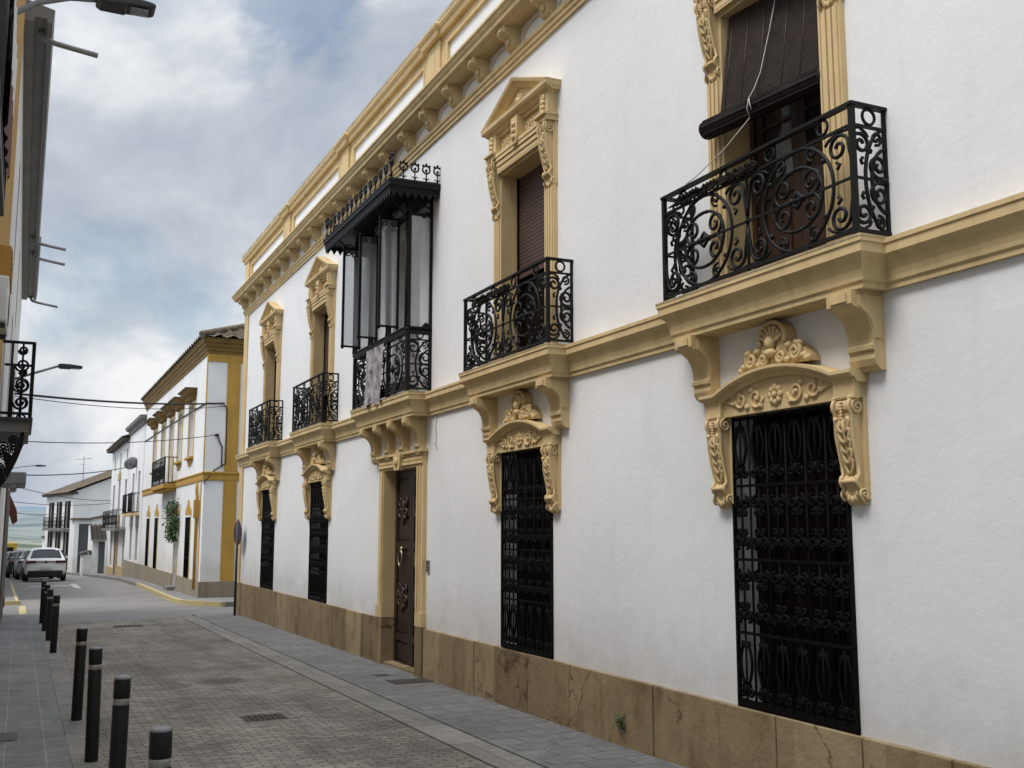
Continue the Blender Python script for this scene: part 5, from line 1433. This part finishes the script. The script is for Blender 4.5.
# ------------------------------------------------------------------ vehicles
def car(loc, rz, paint, label, W=.92, suv=True):
    e = empty('parked_car', loc, rz, label=label, category='car', group='cars parked along the kerb')
    st = [(0.0, .80, .40, .62, .90, .93), (.05, .92, .30, .66, 1.00, 1.04), (.16, .98, .26, .70, 1.03, 1.10), (.42, 1, .25, .72, 1.02, 1.40), (.56, 1, .25, .72, 1.01, 1.50), (1.3, 1, .23, .70, .99, 1.55), (2.0, 1, .23, .70, .97, 1.54), (2.55, .99, .23, .70, .96, 1.46), (3.25, .98, .24, .68, .95, 1.02), (3.7, .95, .26, .64, .88, .93), (4.2, .88, .30, .58, .74, .78), (4.38, .74, .36, .5, .58, .60)]
    b = MB(); b.mat(paint); n = 14
    def sec(y, k, zl, zm, zb, zr):
        w_ = W*k; top = zr > zb+.12; rw = w_*(.72 if top else .88)
        h = [(w_*.88, zl), (w_*.98, zl+.08), (w_, zm), (w_*.97, zb), (rw*1.02, zr-.10 if top else zr-.01), (rw*.90, zr-.02 if top else zr), (rw*.45, zr+.02)]
        return [(x, y, z) for x, z in h]+[(-x, y, z) for x, z in reversed(h)]
    base = 0
    secs = [sec(*s_) for s_ in st]
    for s_ in secs: b.v += s_
    for i in range(len(secs)-1):
        for j in range(n):
            a = i*n+j; c = i*n+(j+1) % n; b.face((a, c, c+n, a+n), True)
    b.face(range(n)); b.face(range((len(secs)-1)*n, len(secs)*n))
    # roof spoiler
    b.box(-.58, .58, .40, .62, 1.47, 1.53)
    body = b.build('body', e)
    m = body.modifiers.new('sub', 'SUBSURF'); m.levels = m.render_levels = 2
    b = MB(); b.mat('carglass'); b.extrude([(-.68, 0), (.68, 0), (.56, 1), (-.56, 1)], lambda x, t: (x, .10+.28*t, 1.10+.36*t), lambda x, t: (x, .17+.28*t, 1.06+.34*t)); b.build('rear_window', e)
    for sg in (-1, 1):
        b = MB(); b.mat('carglass'); b.extrude([(1, .75, 1.03), (1, 3.0, 1.0), (.82, 2.45, 1.40), (.82, .95, 1.44)], lambda *a: (sg*(W*a[0]+.01), a[1], a[2]), lambda *a: (sg*(W*a[0]-.06), a[1], a[2])); b.build('side_window', e)
        b = MB(); b.mat('tailred'); a, c = sorted((sg*.42, sg*W*.94)); b.box(a, c, -.025, .12, .86, .98); bevel(b.build('tail_light', e), .02)
    b = MB(); b.mat('tailred'); b.box(-.419, .419, -.015, .05, .90, .945); b.build('light_strip', e)
    b = MB(); b.mat('darkmetal'); b.lathe([(.06, -.03), (.06, -.02)], (0, 0, .92), 12, 'y'); b.build('badge', e)
    b = MB(); b.mat('rubber'); b.extrude([(-W*.95, .45), (-W*.80, -.04), (-W*.5, -.07), (W*.5, -.07), (W*.80, -.04), (W*.95, .45)], lambda x, y: (x, y, .20), lambda x, y: (x, y, .52)); bevel(b.build('bumper', e), .05, 3)
    b = MB(); b.mat('plate'); b.box(-.26, .26, -.05, -.02, .60, .71); b.build('licence_plate', e)
    for y in (.78, 3.45):
        for sg in (-1, 1):
            b = MB(); b.mat('rubber'); b.lathe([(.2, -.12), (.33, -.11), (.345, -.06), (.345, .06), (.33, .11), (.2, .12)], n=20, axis='x')
            wl = b.build('wheel', e, (sg*(W-.10), y, .345))
            b = MB(); b.mat('steel'); b.lathe([(.22, -.125), (.22, .125)], n=14, axis='x'); b.build('rim', wl)
    b = MB(); b.mat(paint)
    for sg in (-1, 1): b.blob((sg*(W+.09), 2.75, 1.05), (.11, .06, .07))
    b.build('mirror', e)
    return e
car((1.20, 54.6, gz(54.6)-.012), radians(1.5), 'carwhite', 'pearl white hatchback with a full-width tail light, parked at the head of the row')
car((.88, 61.0, gz(61.0)-.012), radians(3), 'carsilver', 'silver car parked directly beyond the pearl white hatchback')
car((.40, 67.6, gz(67.6)-.012), radians(4), 'cardark', 'black car parked beyond the silver car')
car((.0, 74.6, gz(74.6)-.012), radians(5), 'cardark', 'last dark car in the row, nearest the yellow van')
v = empty('van', (-1.05, 88, gz(88)-.012), radians(6), label='yellow-topped white van standing beyond the parked cars', category='van')
b = MB(); b.mat('whitepaint'); b.box(-.95, .95, 0, 4.8, .3, 1.35); bevel(b.build('body', v), .08, 3)
b = MB(); b.mat('caryellow'); b.box(-.93, .93, .02, 3.9, 1.35, 2.35); bevel(b.build('upper_body', v), .1, 3)
b = MB(); b.mat('carglass'); b.box(-.7, .7, -.012, .03, 1.5, 2.0); b.build('rear_window', v)
for sg in (-1, 1):
    b = MB(); b.mat('tailred'); a, c = sorted((sg*.8, sg*.93)); b.box(a, c, -.02, .05, .9, 1.25); b.build('tail_light', v)
    for y in (.9, 3.8):
        b = MB(); b.mat('rubber'); b.lathe([(.2, -.12), (.34, -.1), (.34, .1), (.2, .12)], (0, 0, 0), 16, 'x'); b.build('wheel', v, (sg*.85, y, .34))

# ------------------------------------------------------------------ light, sky, camera
W_ = bpy.data.worlds.new('World'); S.world = W_; W_.use_nodes = True
n, l = W_.node_tree.nodes, W_.node_tree.links
bg = n['Background']; out = n['World Output']
SKY_A, SKY_B = (2.2, 6.6, 1), (8.8, 2.2, 6)
SUN_EL, SUN_AZ = 60, -102      # azimuth from +Y towards +X: sun behind and to the left of the camera
sky = n.new('ShaderNodeTexSky'); sky.sky_type = 'NISHITA'; sky.sun_disc = False
sky.sun_elevation = radians(SUN_EL); sky.sun_rotation = radians(SUN_AZ); sky.air_density = 1.2; sky.dust_density = 1.5
l.new(sky.outputs[0], bg.inputs['Color']); bg.inputs['Strength'].default_value = .125
tc = n.new('ShaderNodeTexCoord'); sp = n.new('ShaderNodeSeparateXYZ'); l.new(tc.outputs['Generated'], sp.inputs[0])
cb = n.new('ShaderNodeVectorMath'); cb.operation = 'MULTIPLY'; cb.inputs[1].default_value = (1, 1, 1.55); l.new(tc.outputs['Generated'], cb.inputs[0])
def wn(scale, detail, rough, off):
    mp = n.new('ShaderNodeMapping'); mp.inputs['Location'].default_value = off; l.new(cb.outputs[0], mp.inputs[0])
    t = n.new('ShaderNodeTexNoise'); t.inputs['Scale'].default_value = scale; t.inputs['Detail'].default_value = detail; t.inputs['Roughness'].default_value = rough
    t.inputs['Distortion'].default_value = .25
    l.new(mp.outputs[0], t.inputs['Vector']); return t.outputs['Fac']
lowb = ramp(n, l, sp.outputs['Z'], [(.06, g3(.2)), (.17, g3(0))])
cv = n.new('ShaderNodeMath'); cv.operation = 'ADD'; l.new(wn(3.6, 6, .55, SKY_A), cv.inputs[0]); l.new(lowb, cv.inputs[1])
cover = ramp(n, l, cv.outputs[0], [(.38, g3(.35)), (.46, g3(1))])
# brighter, whiter banks in the band of sky low over the street, greyer bases higher up
bell = ramp(n, l, sp.outputs['Z'], [(.0, g3(.06)), (.10, g3(.03)), (.17, g3(.10)), (.23, g3(.10)), (.28, g3(.02)), (.36, g3(.0)), (.46, g3(.0)), (.6, g3(.0))])
sf = n.new('ShaderNodeMath'); sf.operation = 'ADD'; l.new(wn(3.2, 7, .56, SKY_B), sf.inputs[0]); l.new(bell, sf.inputs[1])
shade = ramp(n, l, sf.outputs[0], [(.34, (.36, .41, .50)), (.47, (.46, .51, .59)), (.55, (.57, .615, .675)), (.61, (.74, .775, .81)), (.68, (.92, .93, .94))])
# overcast light grows towards the zenith and towards the hidden sun
up = n.new('ShaderNodeMapRange'); up.inputs[1].default_value = .55; up.inputs[2].default_value = 1.0; up.inputs[3].default_value = 1.0; up.inputs[4].default_value = 2.6
l.new(sp.outputs['Z'], up.inputs[0])
dt = n.new('ShaderNodeVectorMath'); dt.operation = 'DOT_PRODUCT'; l.new(tc.outputs['Generated'], dt.inputs[0])
sd = Vector((sin(radians(SUN_AZ))*cos(radians(SUN_EL)), cos(radians(SUN_AZ))*cos(radians(SUN_EL)), sin(radians(SUN_EL)))); dt.inputs[1].default_value = sd
glow = n.new('ShaderNodeMapRange'); glow.inputs[1].default_value = .2; glow.inputs[2].default_value = 1.0; glow.inputs[3].default_value = 1.0; glow.inputs[4].default_value = 2.2
l.new(dt.outputs['Value'], glow.inputs[0])
st_ = n.new('ShaderNodeMath'); st_.operation = 'MULTIPLY'; l.new(up.outputs[0], st_.inputs[0]); l.new(glow.outputs[0], st_.inputs[1])
bg2 = n.new('ShaderNodeBackground'); l.new(shade, bg2.inputs['Color']); l.new(st_.outputs[0], bg2.inputs['Strength'])
mx = n.new('ShaderNodeMixShader'); l.new(cover, mx.inputs[0]); l.new(bg.outputs[0], mx.inputs[1]); l.new(bg2.outputs[0], mx.inputs[2])
l.new(mx.outputs[0], out.inputs['Surface'])

sun = bpy.data.lights.new('sun', 'SUN'); sun.energy = 2.5; sun.angle = radians(22); sun.color = (1, .945, .88)
so = bpy.data.objects.new('sun', sun); COL.objects.link(so); so.rotation_euler = (-sd).to_track_quat('-Z', 'Y').to_euler(); so.location = (0, 0, 30)

cam = bpy.data.cameras.new('camera'); co_ = bpy.data.objects.new('camera', cam); COL.objects.link(co_)
cam.sensor_width = 36; cam.lens = 36*1050/1024; cam.clip_end = 8000; cam.clip_start = .05
co_.location = (0, 0, 2.05)
co_.rotation_euler = (radians(90+7.809), 0, radians(-24.902))
S.camera = co_
S.view_settings.view_transform = 'Standard'; S.view_settings.look = 'None'; S.view_settings.exposure = 0
S.render.engine = 'CYCLES'
S.cycles.max_bounces = 4; S.cycles.caustics_reflective = False; S.cycles.caustics_refractive = False; S.cycles.diffuse_bounces = 3; S.cycles.glossy_bounces = 2; S.cycles.transmission_bounces = 2; S.cycles.transparent_max_bounces = 8
